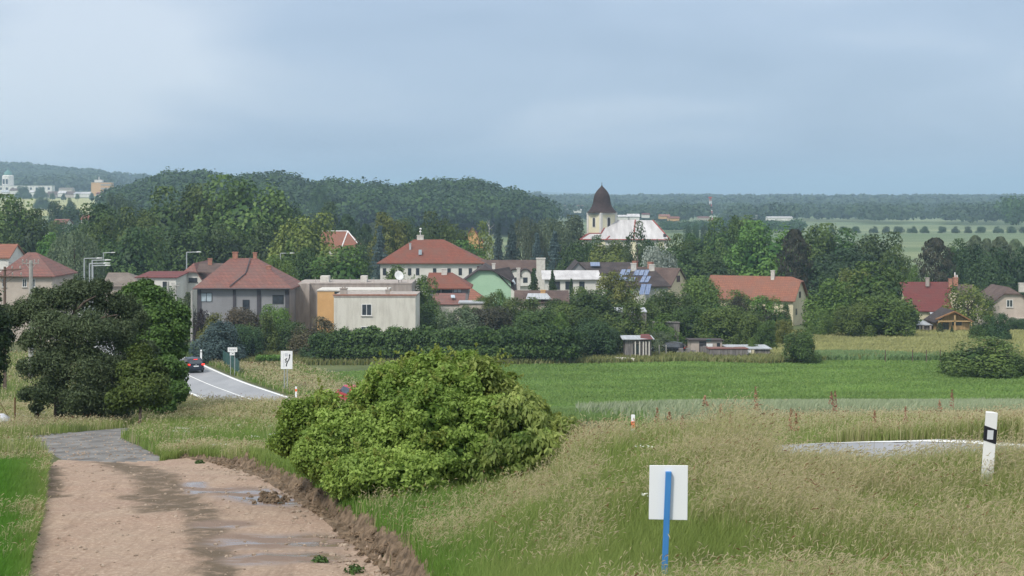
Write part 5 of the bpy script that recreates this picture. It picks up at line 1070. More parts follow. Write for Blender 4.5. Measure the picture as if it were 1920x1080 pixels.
V, Fc, t = custom_foliage([(770,668,10,24.6),(815,664,9,24.6),(835,676,8,24.6),(880,668,9,24.6),(905,678,9,24.6),(860,680,7,24.6),(745,690,9,24.6),(700,718,9,24.6),(730,700,8,24.5),(1005,755,10,23.9),(1020,768,9,23.8),(560,770,14,24.2),(600,745,12,24.5),(585,755,10,24.4),(925,700,10,24.4),(958,706,10,24.3)], 9000, .062, 44, inner=.5, rn=.9)
link_mesh('foliage', np_mesh('foliage', V-np.array(bb), Fc, attr={'tint': t}), m_b1, eb)
# loose shoots standing out of the crown
rng = np.random.default_rng(45); Ps = []; Ns = []; Ts = []
for a, b_, c, d in lob:
    p0 = np.array(tuple(P(a, b_, d))); r0 = c/F*d
    for k in range(5):
        dd = rnd_dirs(rng, 1)[0]; dd[2] = abs(dd[2])+.25; dd[1] *= .6; dd /= np.linalg.norm(dd); Ls = .16+.26*rng.random(); m = 26; u = rng.random(m)
        q = p0+dd*r0*.9+dd*Ls*u[:,None]+np.array([0,0,-.10])*(u**2)[:,None]*Ls; q += rng.normal(size=(m,3))*.028*(1.2-u)[:,None]; Ps.append(q); Ns.append(rnd_dirs(rng, m)+np.array([0,0,.6])); Ts.append(np.clip(.5+.5*rng.random(m), 0, 1))
Ps = np.vstack(Ps); V, Fc, t = cards(rng, Ps, np.vstack(Ns), .06*(.6+.8*rng.random(len(Ps))), .5, np.concatenate(Ts))
link_mesh('foliage', np_mesh('foliage', V-np.array(bb), Fc, attr={'tint': t}), m_b1, eb)['label'] = 'loose young shoots'

# ================================================================ woods that read as one mass
def wood(name, label, pts, ncards, cw, ch_, size, mat, seed):
    rng = np.random.default_rng(seed); n = len(pts); X = pts[:,0]; Y = pts[:,1]; Z = height(X, Y)
    k = np.repeat(np.arange(n), ncards); m = len(k); d = rnd_dirs(rng, m); d[:,2] = np.where(d[:,2] < -.25, -d[:,2], d[:,2])
    sc = (.55+.85*rng.random(n)**1.3); rr = (1+.22*np.sin(d[:,0]*7+k)*np.sin(d[:,1]*6+k*2)*np.cos(d[:,2]*5+k)-.25*rng.random(m)**2)[:,None]
    hs = ch_*sc[k]
    pos = np.stack([X[k]+d[:,0]*cw*.5*sc[k]*rr[:,0], Y[k]+d[:,1]*cw*.5*sc[k]*rr[:,0], Z[k]+hs*.55+d[:,2]*hs*.45*rr[:,0]], 1)
    nrm = d+np.array([0,0,.35])+rng.normal(size=(m,3))*.45; lt = rng.random(n)
    V, Fc, t = cards(rng, pos, nrm, size*(.6+.8*rng.random(m)), .8, np.clip(lt[k]*.6+.4*rng.random(m), 0, 1))
    o = link_mesh(name, np_mesh(name, V, Fc, attr={'tint': t}), mat); tagp(o, label, 'wood', kind='stuff'); return o
rng = np.random.default_rng(50)
def scatter(n, pxr, yr, ok=None):
    Y = yr[0]+(yr[1]-yr[0])*rng.random(n); px = pxr[0]+(pxr[1]-pxr[0])*rng.random(n); X = (px-CX)/F*Y; P_ = np.stack([X, Y], 1)
    return P_ if ok is None else P_[ok(px, Y)]
LM['wood1'] = leafmat('leaf_hill', (.010,.036,.010), (.062,.130,.028), hv=0)
LM['wood2'] = leafmat('leaf_far', (.020,.045,.020), (.070,.110,.045), hv=0)
wood('hill_wood', 'dense dark wood covering the hill behind the village', scatter(1500, (205,1022), (840,1060)), 200, 16, 16, 1.9, LM['wood1'], 51)
wood('left_far_wood', 'bluish wooded ridge behind the far town on the left', scatter(4800, (-260,1000), (2000,3120)), 60, 20, 15, 6.0, LM['wood2'], 52)
wood('right_far_wood', 'flat belts of bluish woodland across the plain on the right', scatter(3400, (1000,2100), (2300,3600)), 50, 22, 16, 6.5, LM['wood2'], 53)
wood('plain_copses', 'loose copses between the far houses on the right', scatter(1900, (1005,2050), (1280,2300), lambda p, y: (np.sin(p*.031+1)+np.sin(y*.013+p*.012) > -.75+.9*(y < 1450))), 60, 16, 13, 3.4, LM['wood2'], 54)
wood('gap_copse', 'dark bushy tree belt this side of the far right houses', scatter(240, (1245,1500), (1000,1120)), 80, 9, 5.5, 1.3, LM['wood1'], 57)
wood('edge_copse', 'dark far copse at the right edge above the fields', scatter(90, (1880,2100), (1050,1250)), 130, 14, 18, 2.4, LM['wood1'], 55)
wood('left_foot_wood', 'dark trees at the foot of the wooded hill', scatter(120, (200,420), (700,820)), 150, 12, 12, 1.9, LM['wood1'], 56)

# ================================================================ tall grass (nobody could count it)
m_gr = colmat('grass_blades', .4)
def blades(rng, x, y, z, hgt, wdt, lean, col, heads=None):
    n = len(x); a = rng.random(n)*2*np.pi; ca, sa = np.cos(a)*wdt*.5, np.sin(a)*wdt*.5
    la = rng.random(n)*2*np.pi; lx = np.cos(la)*lean*hgt+.14*hgt; ly = np.sin(la)*lean*hgt
    B = np.stack([x, y, z], 1); M1 = B+np.stack([lx*.25, ly*.25, hgt*.58], 1); Tp = B+np.stack([lx, ly, hgt*(1-.25*lean)], 1); W_ = np.stack([ca, sa, 0*ca], 1)
    V = np.stack([B-W_, B+W_, M1-W_*.75, M1+W_*.75, Tp], 1).reshape(-1, 3); i = np.arange(n)[:,None]*5
    Fc = np.concatenate([i+[0,1,3], i+[0,3,2], i+[2,3,4]], 1).reshape(-1, 3); return V, Fc, np.repeat(col, 5, 0), Tp, np.stack([lx, ly, 0*lx], 1)
def seedheads(rng, tip, ldir, ln, wd, col):
    n = len(tip); dr = ldir/np.maximum(np.linalg.norm(ldir, axis=1, keepdims=True), 1e-5)*.7+np.array([0,0,.75])+rng.normal(size=(n,3))*.3; dr[:,2] -= .55*rng.random(n)**2; dr /= np.linalg.norm(dr, axis=1, keepdims=True)
    s = rnd_dirs(rng, n); s = np.cross(dr, s); s /= np.maximum(np.linalg.norm(s, axis=1, keepdims=True), 1e-5); s2 = np.cross(dr, s)
    st_ = tip-dr*ln[:,None]*.3; md = tip+dr*ln[:,None]*.25; en = tip+dr*ln[:,None]*.7+np.array([0,0,-.15])*ln[:,None]
    V = np.concatenate([np.stack([st_, md+s*wd[:,None]*.5, en, md-s*wd[:,None]*.5], 1), np.stack([st_, md+s2*wd[:,None]*.5, en, md-s2*wd[:,None]*.5], 1)], 1).reshape(-1, 3)
    i = np.arange(n*2)[:,None]*4; Fc = np.concatenate([i+[0,1,2], i+[0,2,3]], 1).reshape(-1, 3); return V, Fc, np.repeat(col, 8, 0)
GREEN = np.array([.29,.355,.105]); DGREEN = np.array([.19,.265,.065]); TAN = np.array([.56,.51,.31]); STRAW = np.array([.43,.42,.19]); RED = np.array([.27,.12,.075]); LUSH = np.array([.10,.245,.028]); BUFF = np.array([.70,.62,.42])
def grass_zone(name, label, n, yr, pxr, seed, hmean, wd, tanf, lushf=None, headf=.35, dens=None):
    rng = np.random.default_rng(seed)
    # sample uniformly over ground area
    Y = np.sqrt(yr[0]**2+(yr[1]**2-yr[0]**2)*rng.random(n)); px = pxr[0]+(pxr[1]-pxr[0])*rng.random(n); X = (px-CX)/F*Y
    ok = ~inpoly(X, Y, DIRT) & ~inpoly(X, Y, GRAVEL); d, _ = road_near(X, Y); ok &= d > 4.3+.5*rng.random(n)
    dl = dpoly(X, Y, LEDW); ok &= (dl > .09+.08*rng.random(n)) | (Y > 33)
    if dens is not None: ok &= rng.random(n) < dens(px, Y, X)
    X, Y, px, d = X[ok], Y[ok], px[ok], d[ok]; Z = height(X, Y); n = len(X)
    nz = fbm(X*.9, Y*.9, seed); n2 = fbm(X*.35+9, Y*.35, seed+5); tf = np.clip(tanf(px, Y, X)+(nz-.47)*1.3+(n2-.47)*.9, 0, 1)
    lf = np.clip(lushf(px, Y, X), 0, 1) if lushf else np.zeros(n); r = rng.random(n); istan = r < tf*.75
    hg = hmean(px, Y, X)*(.6+.55*rng.random(n)+.35*rng.random(n)**4)*(1+.5*(nz-.47))*(1+.18*istan); w_ = wd(Y)*(.7+.6*rng.random(n))*np.where(istan, .7, 1)
    q = rng.random(n)[:,None]; g = GREEN*(1-q)+DGREEN*q; g = g*(1-.5*tf[:,None])+STRAW*.75*(.5*tf[:,None]); g = g*(1-lf[:,None])+LUSH*(.8+.5*q)*lf[:,None]
    tn = STRAW*(1-q)+TAN*q; col = np.where(istan[:,None], tn, g)*(.85+.3*rng.random((n,1)))
    lean = np.where(istan, .25, .35)*(.4+1.0*rng.random(n)); V, Fc, c, tip, ld = blades(rng, X, Y, Z, hg, w_, lean, col)
    hsel = istan & (rng.random(n) < headf*2); tp, l2 = tip[hsel], ld[hsel]; m = len(tp); ps = wd(Y[hsel])
    ln = (.032+.034*rng.random(m))*(1+Y[hsel]*.015); ww = np.maximum(.003+.005*rng.random(m), ps*.85); q2 = rng.random((m,1)); hc = TAN*(1-q2)+BUFF*q2
    rd = (rng.random(m) < .03+.08*(Y[hsel] > 18))[:,None]; hc = np.where(rd, RED*(.8+.6*q2), hc)
    V2, F2, c2 = seedheads(rng, tp, l2, ln, ww, hc)
    me = np_mesh(name, np.vstack([V, V2]), np.vstack([Fc, F2+len(V)]), col=np.vstack([c, c2]))
    o = link_mesh(name, me, m_gr); tagp(o, label, 'grass', kind='stuff'); return o
wdf = lambda Y: np.clip(.00045*Y, .004, .06)
grass_zone('tall_grass', 'tall green and straw-coloured seeding grass of the right foreground bank', 330000, (5.0,17.5), (770,2010), 61, lambda p,y,x: np.interp(p, [770,850,1100,1700,1800,2010], [.20,.26,.29,.30,.36,.36])+.05*sm(.5,.7,fbm(x*.6,y*.6,7)), wdf, lambda p,y,x: -.04+.14*sm(850,1150,p)+.17*sm(8.5,15,y), lambda p,y,x: .7*(1-sm(780,960,p)), .40)
grass_zone('crest_grass', 'straw-coloured seeding grass on the crest before the road', 200000, (17.5,34), (1040,2010), 62, lambda p,y,x: np.interp(p, [1040,1250,1330,1370,1430,1460,2010], [.36,.40,.46,.54,.44,.27,.27])+.06*(y > 26), wdf, lambda p,y,x: .28+.35*np.exp(-((p-1385)/60.)**2)+.10*(y > 26), None, .45)
grass_zone('far_bank_grass', 'tall grass on the far side of the road', 90000, (34,62), (980,2010), 63, lambda p,y,x: .38+0*p, wdf, lambda p,y,x: .30+0*p, None, .4)
grass_zone('bank_grass', 'lush grass on top of the dug bank, fading to straw colour uphill', 230000, (14,36), (250,1120), 64, lambda p,y,x: np.interp(p-(700-(y-16)*26), [-400,0,150,500], [.26,.17,.26,.32]), wdf, lambda p,y,x: .0+.22*sm(28,36,y)+.3*sm(850,1100,p), lambda p,y,x: .75*(1-sm(20,31,y))*(1-sm(.5,2.4,np.abs(x-np.interp(y, [q[1] for q in LEDW[::-1]][::-1] if LEDW[0][1] < LEDW[-1][1] else [q[1] for q in LEDW][::-1], [q[0] for q in LEDW] if LEDW[0][1] < LEDW[-1][1] else [q[0] for q in LEDW][::-1])))), .35)
grass_zone('slope_grass', 'dry grass slope between the gravel lane and the road', 200000, (36,84), (-80,1060), 65, lambda p,y,x: .30+.22*sm(60,80,y)*(p > 240), wdf, lambda p,y,x: .05+.55*sm(55,78,y)*sm(200,420,p)+.30*(p < 250), lambda p,y,x: .30*(1-sm(40,60,y))*(p > 230), .4)
grass_zone('left_grass', 'bright green grass strip at the lower left edge', 170000, (12,30.5), (-120,125), 66, lambda p,y,x: .20+0*p, wdf, lambda p,y,x: .0+.15*sm(60,95,p), lambda p,y,x: 1.0*(1-sm(-20,125,p)), .2)
grass_zone('road_verge_grass', 'green and straw-coloured grass along the road embankment', 110000, (84,178), (330,760), 67, lambda p,y,x: .35+0*p, lambda Y: .0006*Y, lambda p,y,x: .25+.5*np.exp(-((road_near(x, y)[0]-9)/2.5)**2), lambda p,y,x: .35+0*p, .3, dens=lambda p,y,x: (road_near(x, y)[0] < 14)*1.0)
grass_zone('far_left_verge', 'dull grass behind the foreground trees', 60000, (84,190), (-60,420), 68, lambda p,y,x: .4+0*p, lambda Y: .0007*Y, lambda p,y,x: .3+0*p, None, .2)
# barley and meadow edges keep a soft nap
def nap(name, label, n, yr, pxr, seed, hgt, cols, ok=None):
    rng = np.random.default_rng(seed); Y = np.sqrt(yr[0]**2+(yr[1]**2-yr[0]**2)*rng.random(n)); px = pxr[0]+(pxr[1]-pxr[0])*rng.random(n); X = (px-CX)/F*Y
    k = np.ones(n, bool) if ok is None else ok(px, Y, X); X, Y = X[k], Y[k]; n = len(X); q = rng.random((n,1)); nz = fbm(X*.15, Y*.3, seed)[:,None]
    c = cols[0]*(1-q)+cols[1]*q; c = c*(.75+.55*nz); V, Fc, c, _, _ = blades(rng, X, Y, height(X, Y), hgt*(.6+.7*rng.random(n)), .0011*Y, np.full(n, .3), c)
    o = link_mesh(name, np_mesh(name, V, Fc, col=c), m_gr); tagp(o, label, 'crop', kind='stuff')
A_ = np.array
nap('barley', 'pale grey-green barley rising behind the road on the right', 110000, (58,137), (1080,1990), 71, .7, (A_([.28,.34,.19]), A_([.40,.44,.29])), lambda p,y,x: (np.random.default_rng(6).random(len(p)) < .12+sm(1190,1360,p)) & (road_near(x, y)[0] > 6) & (y < np.interp(p, [1000,1440,1920,3000], [128,133,138,150])))
nap('meadow_grass', 'yellowish uncut meadow grass on the right', 60000, (186,236), (1440,1990), 72, .6, (A_([.32,.33,.13]), A_([.45,.44,.20])))
nap('field_margin', 'rough grass margin behind the green field', 50000, (176,188), (440,1990), 73, .7, (A_([.18,.22,.07]), A_([.33,.32,.14])), lambda p,y,x: (y > np.interp(p, [440,560,900,1100,1300,1440,1500,1600,1920,3000], [158,165,176,178,181,178,180,184,182,182])))
nap('crop_rows', 'even bright green young crop filling the big field', 160000, (132,183), (440,1990), 74, .22, (A_([.17,.28,.075]), A_([.25,.355,.105])), lambda p,y,x: (y < np.interp(p, [440,560,900,1100,1300,1440,1500,1600,1920,3000], [158,165,176,178,181,178,180,184,182,182])) & (y > np.interp(p, [400,1000,1440,1920,3000], [118,128,133,138,150])) & (road_near(x, y)[0] > 13))
nap('near_crop', 'near end of the green crop rising towards the crest grass', 60000, (62,133), (1030,1330), 76, .35, (A_([.16,.265,.08]), A_([.24,.335,.115])), lambda p,y,x: (road_near(x, y)[0] > 5.5) & (np.random.default_rng(7).random(len(p)) > sm(1190,1330,p)))
nap('reeds', 'fresh green reeds in front of the meadow fence', 22000, (182,190), (1470,1785), 75, .75, (A_([.18,.29,.12]), A_([.26,.36,.16])), lambda p,y,x: np.random.default_rng(5).random(len(p)) < sm(.40,.62,fbm(x*.22,y*.3,44))*sm(1470,1560,p)*(1-.8*sm(1740,1785,p)))
# tall red sorrel and straw clump spikes on the crest
m_stalk = plain('sorrel_stalk', (.26,.22,.11), .8)
rng = np.random.default_rng(80)
for i, (px, py, D) in enumerate([(1322,742,21),(1352,757,20.5),(1417,725,21),(1483,765,20),(1493,775,19),(1559,735,23),(1566,732,23),(1640,770,24),(1698,762,27),(1785,730,25),(1762,748,26),(1255,772,21),(1280,778,20.5),(1232,765,22),(1370,778,19)]):
    b_ = P(px, py, D); g0 = gz(b_.x, D); s = MB(); h = b_.z-g0; ln_ = rng.uniform(-.12,.18)*h; s.tube([(-ln_,0,0),(-ln_*.4,0,h*.5),(.0,0,h)], [.004,.003,.002], 4)
    st0 = empty('sorrel', (b_.x, D, g0), 0, 'thin reddish sorrel stalk in the crest grass before the green field', 'plant', 'sorrel stalks'); s.build('stem', m_stalk, st0)
    n = 70; hh_ = min(.34, h*.35)*rng.uniform(.5,1); zz = h-hh_*rng.random(n); a = rng.random(n)*6.28; rr = .042*(1.1-(zz-h+hh_)/hh_)*rng.random(n)**.4; pos = np.stack([rr*np.cos(a), rr*np.sin(a), zz], 1)
    V, Fc, t = cards(rng, pos, rnd_dirs(rng, n), .026*(.6+.8*rng.random(n)), .8, rng.random(n)); link_mesh('seed_head', np_mesh('seed_head', V, Fc, attr={'tint': t}), LM.setdefault('sorrel', leafmat('sorrel_seed', (.26,.13,.08), (.46,.27,.18), hv=.05)), st0)
# white umbels
rng = np.random.default_rng(81); Ps = []
for px_, D_, n_, sx_, sy_ in ((350,38,14,3,3),(170,62,10,4,2),(60,60,16,2,1.5),(1050,19,3,3,2),(480,33,5,1.5,3)):
    for k in range(n_):
        y = D_+rng.normal()*sy_; x = (px_-CX)/F*D_+rng.normal()*sx_*.4
        if inpoly(np.array([x]), np.array([y]), DIRT)[0] or inpoly(np.array([x]), np.array([y]), GRAVEL)[0]: continue
        h_ = .34+.2*rng.random(); r_ = .025+.03*rng.random(); q = rng.normal(size=(16,3))*np.array([r_, r_, r_*.2])+np.array([x, y, gz(x, y)+h_]); Ps.append(q)
Ps = np.vstack(Ps); V, Fc, t = cards(rng, Ps, rng.normal(size=Ps.shape)*.3+np.array([0,0,1]), .022*(.6+.8*rng.random(len(Ps))), .9, rng.random(len(Ps)))
o = link_mesh('white_flowers', np_mesh('white_flowers', V, Fc, attr={'tint': t}), leafmat('flower_white', (.55,.58,.48), (.78,.80,.70), hv=0)); tagp(o, 'scattered small white umbel flowers in the tall grass', 'flowers', kind='stuff')

# clods and stones on the track
b = MB(); rs = random.Random(12)
def stone(b, x, y, z, r):
    n0 = len(b.v); pts = []
    for i in range(3):
        for k in range(6): a = k*math.pi/3+i*.5; rr = r*(1, .85, .35)[i]*rs.uniform(.7, 1.25); pts.append((x+rr*math.cos(a), y+rr*math.sin(a), z+r*(-.2, .35, .7)[i]))
    b.add(pts, [(i*6+k, i*6+(k+1)%6, (i+1)*6+(k+1)%6, (i+1)*6+k) for i in range(2) for k in range(6)]+[tuple(12+k for k in range(6))])
cnt = 0
for i in range(3500):
    y = rs.uniform(15, 31); px = rs.uniform(30, 740); x = (px-CX)/F*y
    if inpoly(np.array([x]), np.array([y]), DIRT)[0]:
        nearb = dpoly(np.array([x]), np.array([y]), LEDW)[0]
        if rs.random() < (.95 if nearb < .6 else .25): stone(b, x, y, gz(x, y), rs.choice([.008,.012,.018,.03,.045 if nearb < .5 else .012]))
for i in range(500):
    x, y = G(rs.uniform(20, 300), rs.uniform(812, 862))
    if inpoly(np.array([x]), np.array([y]), GRAVEL)[0]: stone(b, x, y, gz(x, y), rs.uniform(.01, .035))
o = b.build('loose_stones', noisy('stones', (.20,.15,.11), (.42,.34,.27), 8, .95), None); tagp(o, 'loose stones and clods scattered on the dirt track', 'stones', kind='stuff')
b = MB()
for i in range(1100):
    k_ = rs.randrange(len(LEDW)-1); t_ = rs.random(); x = LEDW[k_][0]*(1-t_)+LEDW[k_+1][0]*t_+rs.gauss(-.02, .07); y = LEDW[k_][1]*(1-t_)+LEDW[k_+1][1]*t_+rs.gauss(0, .05)
    if 14 < y < 32: stone(b, x, y, gz(x, y)+.02, rs.choice([.012,.02,.03,.045,.06]))
o = b.build('bank_clods', m_bank, None); tagp(o, 'crumbled earth clods along the dug bank beside the dirt track', 'clods', kind='stuff')
b = MB()
for i in range(60): x, y = G(505+rs.gauss(0, 14), 938+rs.gauss(0, 4)); stone(b, x, y, gz(x, y)+rs.uniform(0,.05), rs.uniform(.02, .06))
o = b.build('mud_heap', m_bank, None); tagp(o, 'small dark heap of wet clods at the foot of the dug bank', 'clods', kind='stuff')
for i, (px, py, s_) in enumerate(((600,1052,.10),(665,1074,.13),(375,868,.10),(265,832,.2))):
    x, y = G(px, py); rng2 = np.random.default_rng(90+i); n = 120; d = rnd_dirs(rng2, n); d[:,2] = np.abs(d[:,2])*.7; pos = d*s_*rng2.random((n,1))**.4; V, Fc, t = cards(rng2, pos, d+rng2.normal(size=(n,3))*.5, .05*(.6+.8*rng2.random(n)), .5, rng2.random(n))
    o = link_mesh('weed', np_mesh('weed', V, Fc, attr={'tint': t}), LM['dark'], None, (x, y, gz(x, y)+.01)); tagp(o, ['small weed tuft on the bare track, left of its twin at the bottom','larger weed tuft at the bottom against the dug bank','weed growing at the top end of the dug bank','weed where the gravel lane meets the grass'][i], 'weed')

# ================================================================ street furniture, signs, cars
m_pole = plain('galvanised_steel', (.42,.45,.46), .5, .3); m_conc = noisy('concrete_pole', (.30,.29,.27), (.42,.41,.38), 2, .9); m_woodpole = noisy('wood_pole', (.09,.06,.045), (.18,.13,.10), 2, .9, stretch=(3,3,.2))
def lamp(px, pyt, D, arm_px, label, group='street lamps', lean=0, name='street_lamp'):
    x = (px-CX)/F*D; zb = gz(x, D); h = -(pyt-HY)/F*D-zb; r_ = empty(name, (x, D, zb), 0, label, 'street lamp', group); a = arm_px/F*D
    s = MB(); s.tube([(0,0,-.1),(0,0,h*.45),(lean,0,h)], [.17,.13,.10], 8); s.tube([(lean,0,h-.02),(lean+a*.75,0,h+.04)], [.08,.07], 6); s.build('pole', m_pole, r_, smooth=True)
    s = MB(); s.prism([(a*.68,h-.03),(a*1.0,h+.02),(a*1.0,h+.10),(a*.72,h+.16)], 'y', -.13, .13); hd = s.build('lamp_head', M['frame_w'], r_); return r_
lamp(350,473,262,27,'tall grey street lamp at the left corner of the grey house')
lamp(526,475,276,26,'grey street lamp standing alone among trees right of the grey house')
lamp(72,439,420,20,'thin street lamp at the far left above the pink roof')
for px, py, D, a, lb in ((154,477,272,33,'leftmost lamp of the bunched row above the pine'),(158,484.5,255,34,'second lamp from the left in the bunched row'),(173,488,246,35,'middle lamp of the bunched row, its arm crossing the tallest'),(168,494,234,38,'fourth highest lamp of the bunched row, short pole'),(174,498,226,33,'lowest lamp of the bunched row'),(194,474,280,22,'highest and rightmost lamp of the bunched row')): lamp(px, py, D, a, lb, 'bunched street lamps')
def pole(px, pyt, D, label, mat, rad=.14, arms=None, cat='utility pole', name='utility_pole'):
    x = (px-CX)/F*D; zb = gz(x, D); h = -(pyt-HY)/F*D-zb; r_ = empty(name, (x, D, zb), 0, label, cat, 'utility poles'); s = MB(); s.tube([(0,0,-.1),(0,0,h)], [rad*1.25,rad*.85], 8); s.build('pole', mat, r_, smooth=True)
    for (dz, hw, tilt) in (arms or []):
        s = MB(); s.tube([(-hw,-.12,h-dz-tilt),(hw,-.12,h-dz+tilt)], .055, 5); s.tube([(-hw*.6,-.12,h-dz),(0,-.1,h-dz-.7)], .03, 4); s.tube([(hw*.6,-.12,h-dz),(0,-.1,h-dz-.7)], .03, 4); am = s.build('crossarm', mat, r_)
        for u in (-.92,-.45,.45,.92):
            s = MB(); s.tube([(u*hw,-.12,h-dz+.02),(u*hw,-.12,h-dz+.14)], .02, 4); s.lathe([(.03,h-dz+.12),(.08,h-dz+.2),(.05,h-dz+.26),(.08,h-dz+.32),(.03,h-dz+.38)], 8, u*hw, -.12); s.build('insulator', m_conc, am)
    return r_
pole(9,500,150,'dark wooden power pole with crossarm of insulators at the far left edge', m_woodpole, .14, [(.3,1.6,.05),(.9,1.7,-.05)])
pole(58,488,160,'pale concrete power pole with insulator bar in front of the pink-roofed house', m_conc, .22, [(.3,.85,0)])
pole(315,528,196,'thick concrete utility pole left of the grey house', m_conc, .17)
pole(330,534,196,'concrete utility pole with short crossarm beside the thick one', m_conc, .13, [(.1,.5,0)])
pole(360,545,188,'concrete utility pole in front of the left corner of the grey house', m_conc, .16)
for a in ((1236,647,186),(1249,647,185)): 
    x = (a[0]-CX)/F*a[2]; zb = gz(x, a[2]); s = MB(); s.tube([(0,0,-.1),(0,0,-(a[1]-HY)/F*a[2]-zb)], .06, 6); o = s.build('post', m_conc, None, (x, a[2], zb)); tagp(o, 'pale concrete post before the parked car, %s one' % ('left' if a[0] < 1240 else 'right'), 'post', 'pale posts')
for px, pyt in ((1711,655),(1737,655),(1763,654),(1905,645),(1526,620),(1660,640)):
    D = 180; x = (px-CX)/F*D; zb = gz(x, D); s = MB(); s.tube([(0,0,-.1),(0,0,1.5)], .05, 6); o = s.build('fence_post', m_woodpole, None, (x, D, zb)); tagp(o, {1711:'thin dark fence post, left of the three beside the big round bush',1737:'thin dark fence post, middle of the three beside the big round bush',1763:'thin dark fence post, right of the three beside the big round bush',1905:'thin dark fence post right of the big round bush',1526:'thin dark fence post nearest the small round meadow bush',1660:'lone thin dark fence post in the middle of the meadow'}[px], 'fence post', 'meadow fence posts')
# near-left rusty post
x = (28-CX)/F*60; zb = gz(x, 60); s = MB(); s.tube([(0,0,-.1),(.0,0,1.05)], .035, 6); s.tube([(-.06,0,.02),(-.55,0,.85)], .012, 4); o = s.build('rusty_post', noisy('rust', (.10,.05,.03), (.20,.12,.06), 6, .9), None, (x, 60, zb)); tagp(o, 'thin rusty fence post with leaning strut at the left edge', 'fence post')
# grey rolled tarp-like thing at the left edge
x = (0-CX)/F*57; zb = gz(x, 57); s = MB(); s.lathe([(.02,-.3),(.36,-.3),(.40,-.1),(.36,.18),(.24,.36),(.02,.44)], 18); o = s.build('covered_pile', noisy('pale_tarp', (.42,.43,.46), (.62,.63,.66), 3, .4, stretch=(1,1,6)), None, (x, 57, zb+.12), smooth=True); o.rotation_euler = (0, R(18), 0); tagp(o, 'rounded pale grey covered pile at the left edge beside the gravel lane', 'covered pile')
s = MB(); s.tube([(.39*math.cos(t), .39*math.sin(t), .14+.06*math.sin(t*2)) for t in np.linspace(3.3, 6.2, 12)], .02, 5); s.build('dark_stripe', M['frame_d'], o)
# green fence
fe = empty('green_fence', (P(388,650,178).x, 178, gz(P(388,650,178).x, 178)), 0, 'dark green mesh fence running down beside the road', 'fence'); m_fg = plain('fence_green', (.045,.115,.105), .7)
p0 = Vector(((385-CX)/F*190, 190, 0)); p1 = Vector(((449-CX)/F*163, 163, 0)); s = MB(); q = MB(); n = 34
for i in range(n+1):
    p = p0.lerp(p1, i/n); p.z = gz(p.x, p.y); l = p-fe.location
    if i % 4 == 0: q.tube([l, l+Vector((0,0,1.65))], .05, 5)
    if i < n:
        p2 = p0.lerp(p1, (i+1)/n); p2.z = gz(p2.x, p2.y); l2 = p2-fe.location
        for k in range(4): a = l.lerp(l2, k/4+.02); c = l.lerp(l2, k/4+.21); s.add([a+Vector((0,0,.05)), c+Vector((0,0,.05)), c+Vector((0,0,1.55)), a+Vector((0,0,1.55)), a+Vector((0,.03,.05)), c+Vector((0,.03,.05)), c+Vector((0,.03,1.55)), a+Vector((0,.03,1.55))], [(0,1,2,3),(7,6,5,4),(0,4,5,1),(1,5,6,2),(2,6,7,3),(3,7,4,0)])
s.build('mesh_panel', m_fg, fe); q.build('fence_post', m_fg, fe)
# delineators
m_wp = plain('plastic_white', (.80,.80,.80), .5, var=.05); m_bl = plain('plastic_black', (.018,.018,.025), .5); m_or = plain('reflector_orange', (.85,.16,.05), .4); m_rf = plain('reflector_silver', (.62,.64,.68), .35)
def delin(px, pyt, D, label, mode, hgt=1.05, lean=0, w=.12):
    p = P(px, pyt, D); p.x -= math.sin(lean)*hgt; r_ = empty('marker_post', (p.x, D, p.z-hgt), 0, label, 'marker post', 'roadside marker posts'); r_.rotation_euler = (0, lean, 0)
    s = MB(); s.prism([(-w/2,0),(w/2,0),(w*.30,w*.75),(-w*.30,w*.75)], 'z', -.1, hgt)
    bo = s.build('post', m_wp, r_, bevel=.004)
    if mode == 'black':
        s = MB(); s.add([(-w/2-.002,-.004,hgt-.130),(w/2+.002,-.004,hgt-.165),(w/2+.002,-.004,hgt-.305),(-w/2-.002,-.004,hgt-.275),(-w/2-.002,.02,hgt-.130),(w/2+.002,.02,hgt-.165),(w/2+.002,.02,hgt-.305),(-w/2-.002,.02,hgt-.275)],[(3,2,1,0),(4,5,6,7),(0,1,5,4),(1,2,6,5),(2,3,7,6),(3,0,4,7)]); bd = s.build('black_band', m_bl, bo)
        s = MB(); s.box(-.032, .026, -.009, -.0045, hgt-.262, hgt-.172); s.build('reflector', m_rf, bd)
    elif mode == 'orange':
        s = MB(); s.box(-w/2-.003, w/2+.003, -.006, w*.5, hgt-.42, hgt-.20); s.build('orange_band', m_or, bo)
    elif mode == 'bw':
        s = MB(); s.box(-w/2-.003, w/2+.003, -.006, w*.5, hgt-.26, hgt-.18); s.build('black_band', m_bl, bo)
    return r_
delin(1860,773,15.6,'white marker post with black band and silver reflector, large and leaning at the right','black', 1.05, R(4.2), .118)
delin(1187,778,50,'small white marker post with orange band in the crest grass','orange', .75)
delin(555,725,139,'white marker post with red-orange band between road and bush','orange', 1.0, w=.17)
delin(377,656,174,'white marker post beside the tail lamp of the dark car','bw', 1.6, w=.20)
delin(411,760,118,'white marker post with black band at the road junction','bw', 1.0, w=.20)
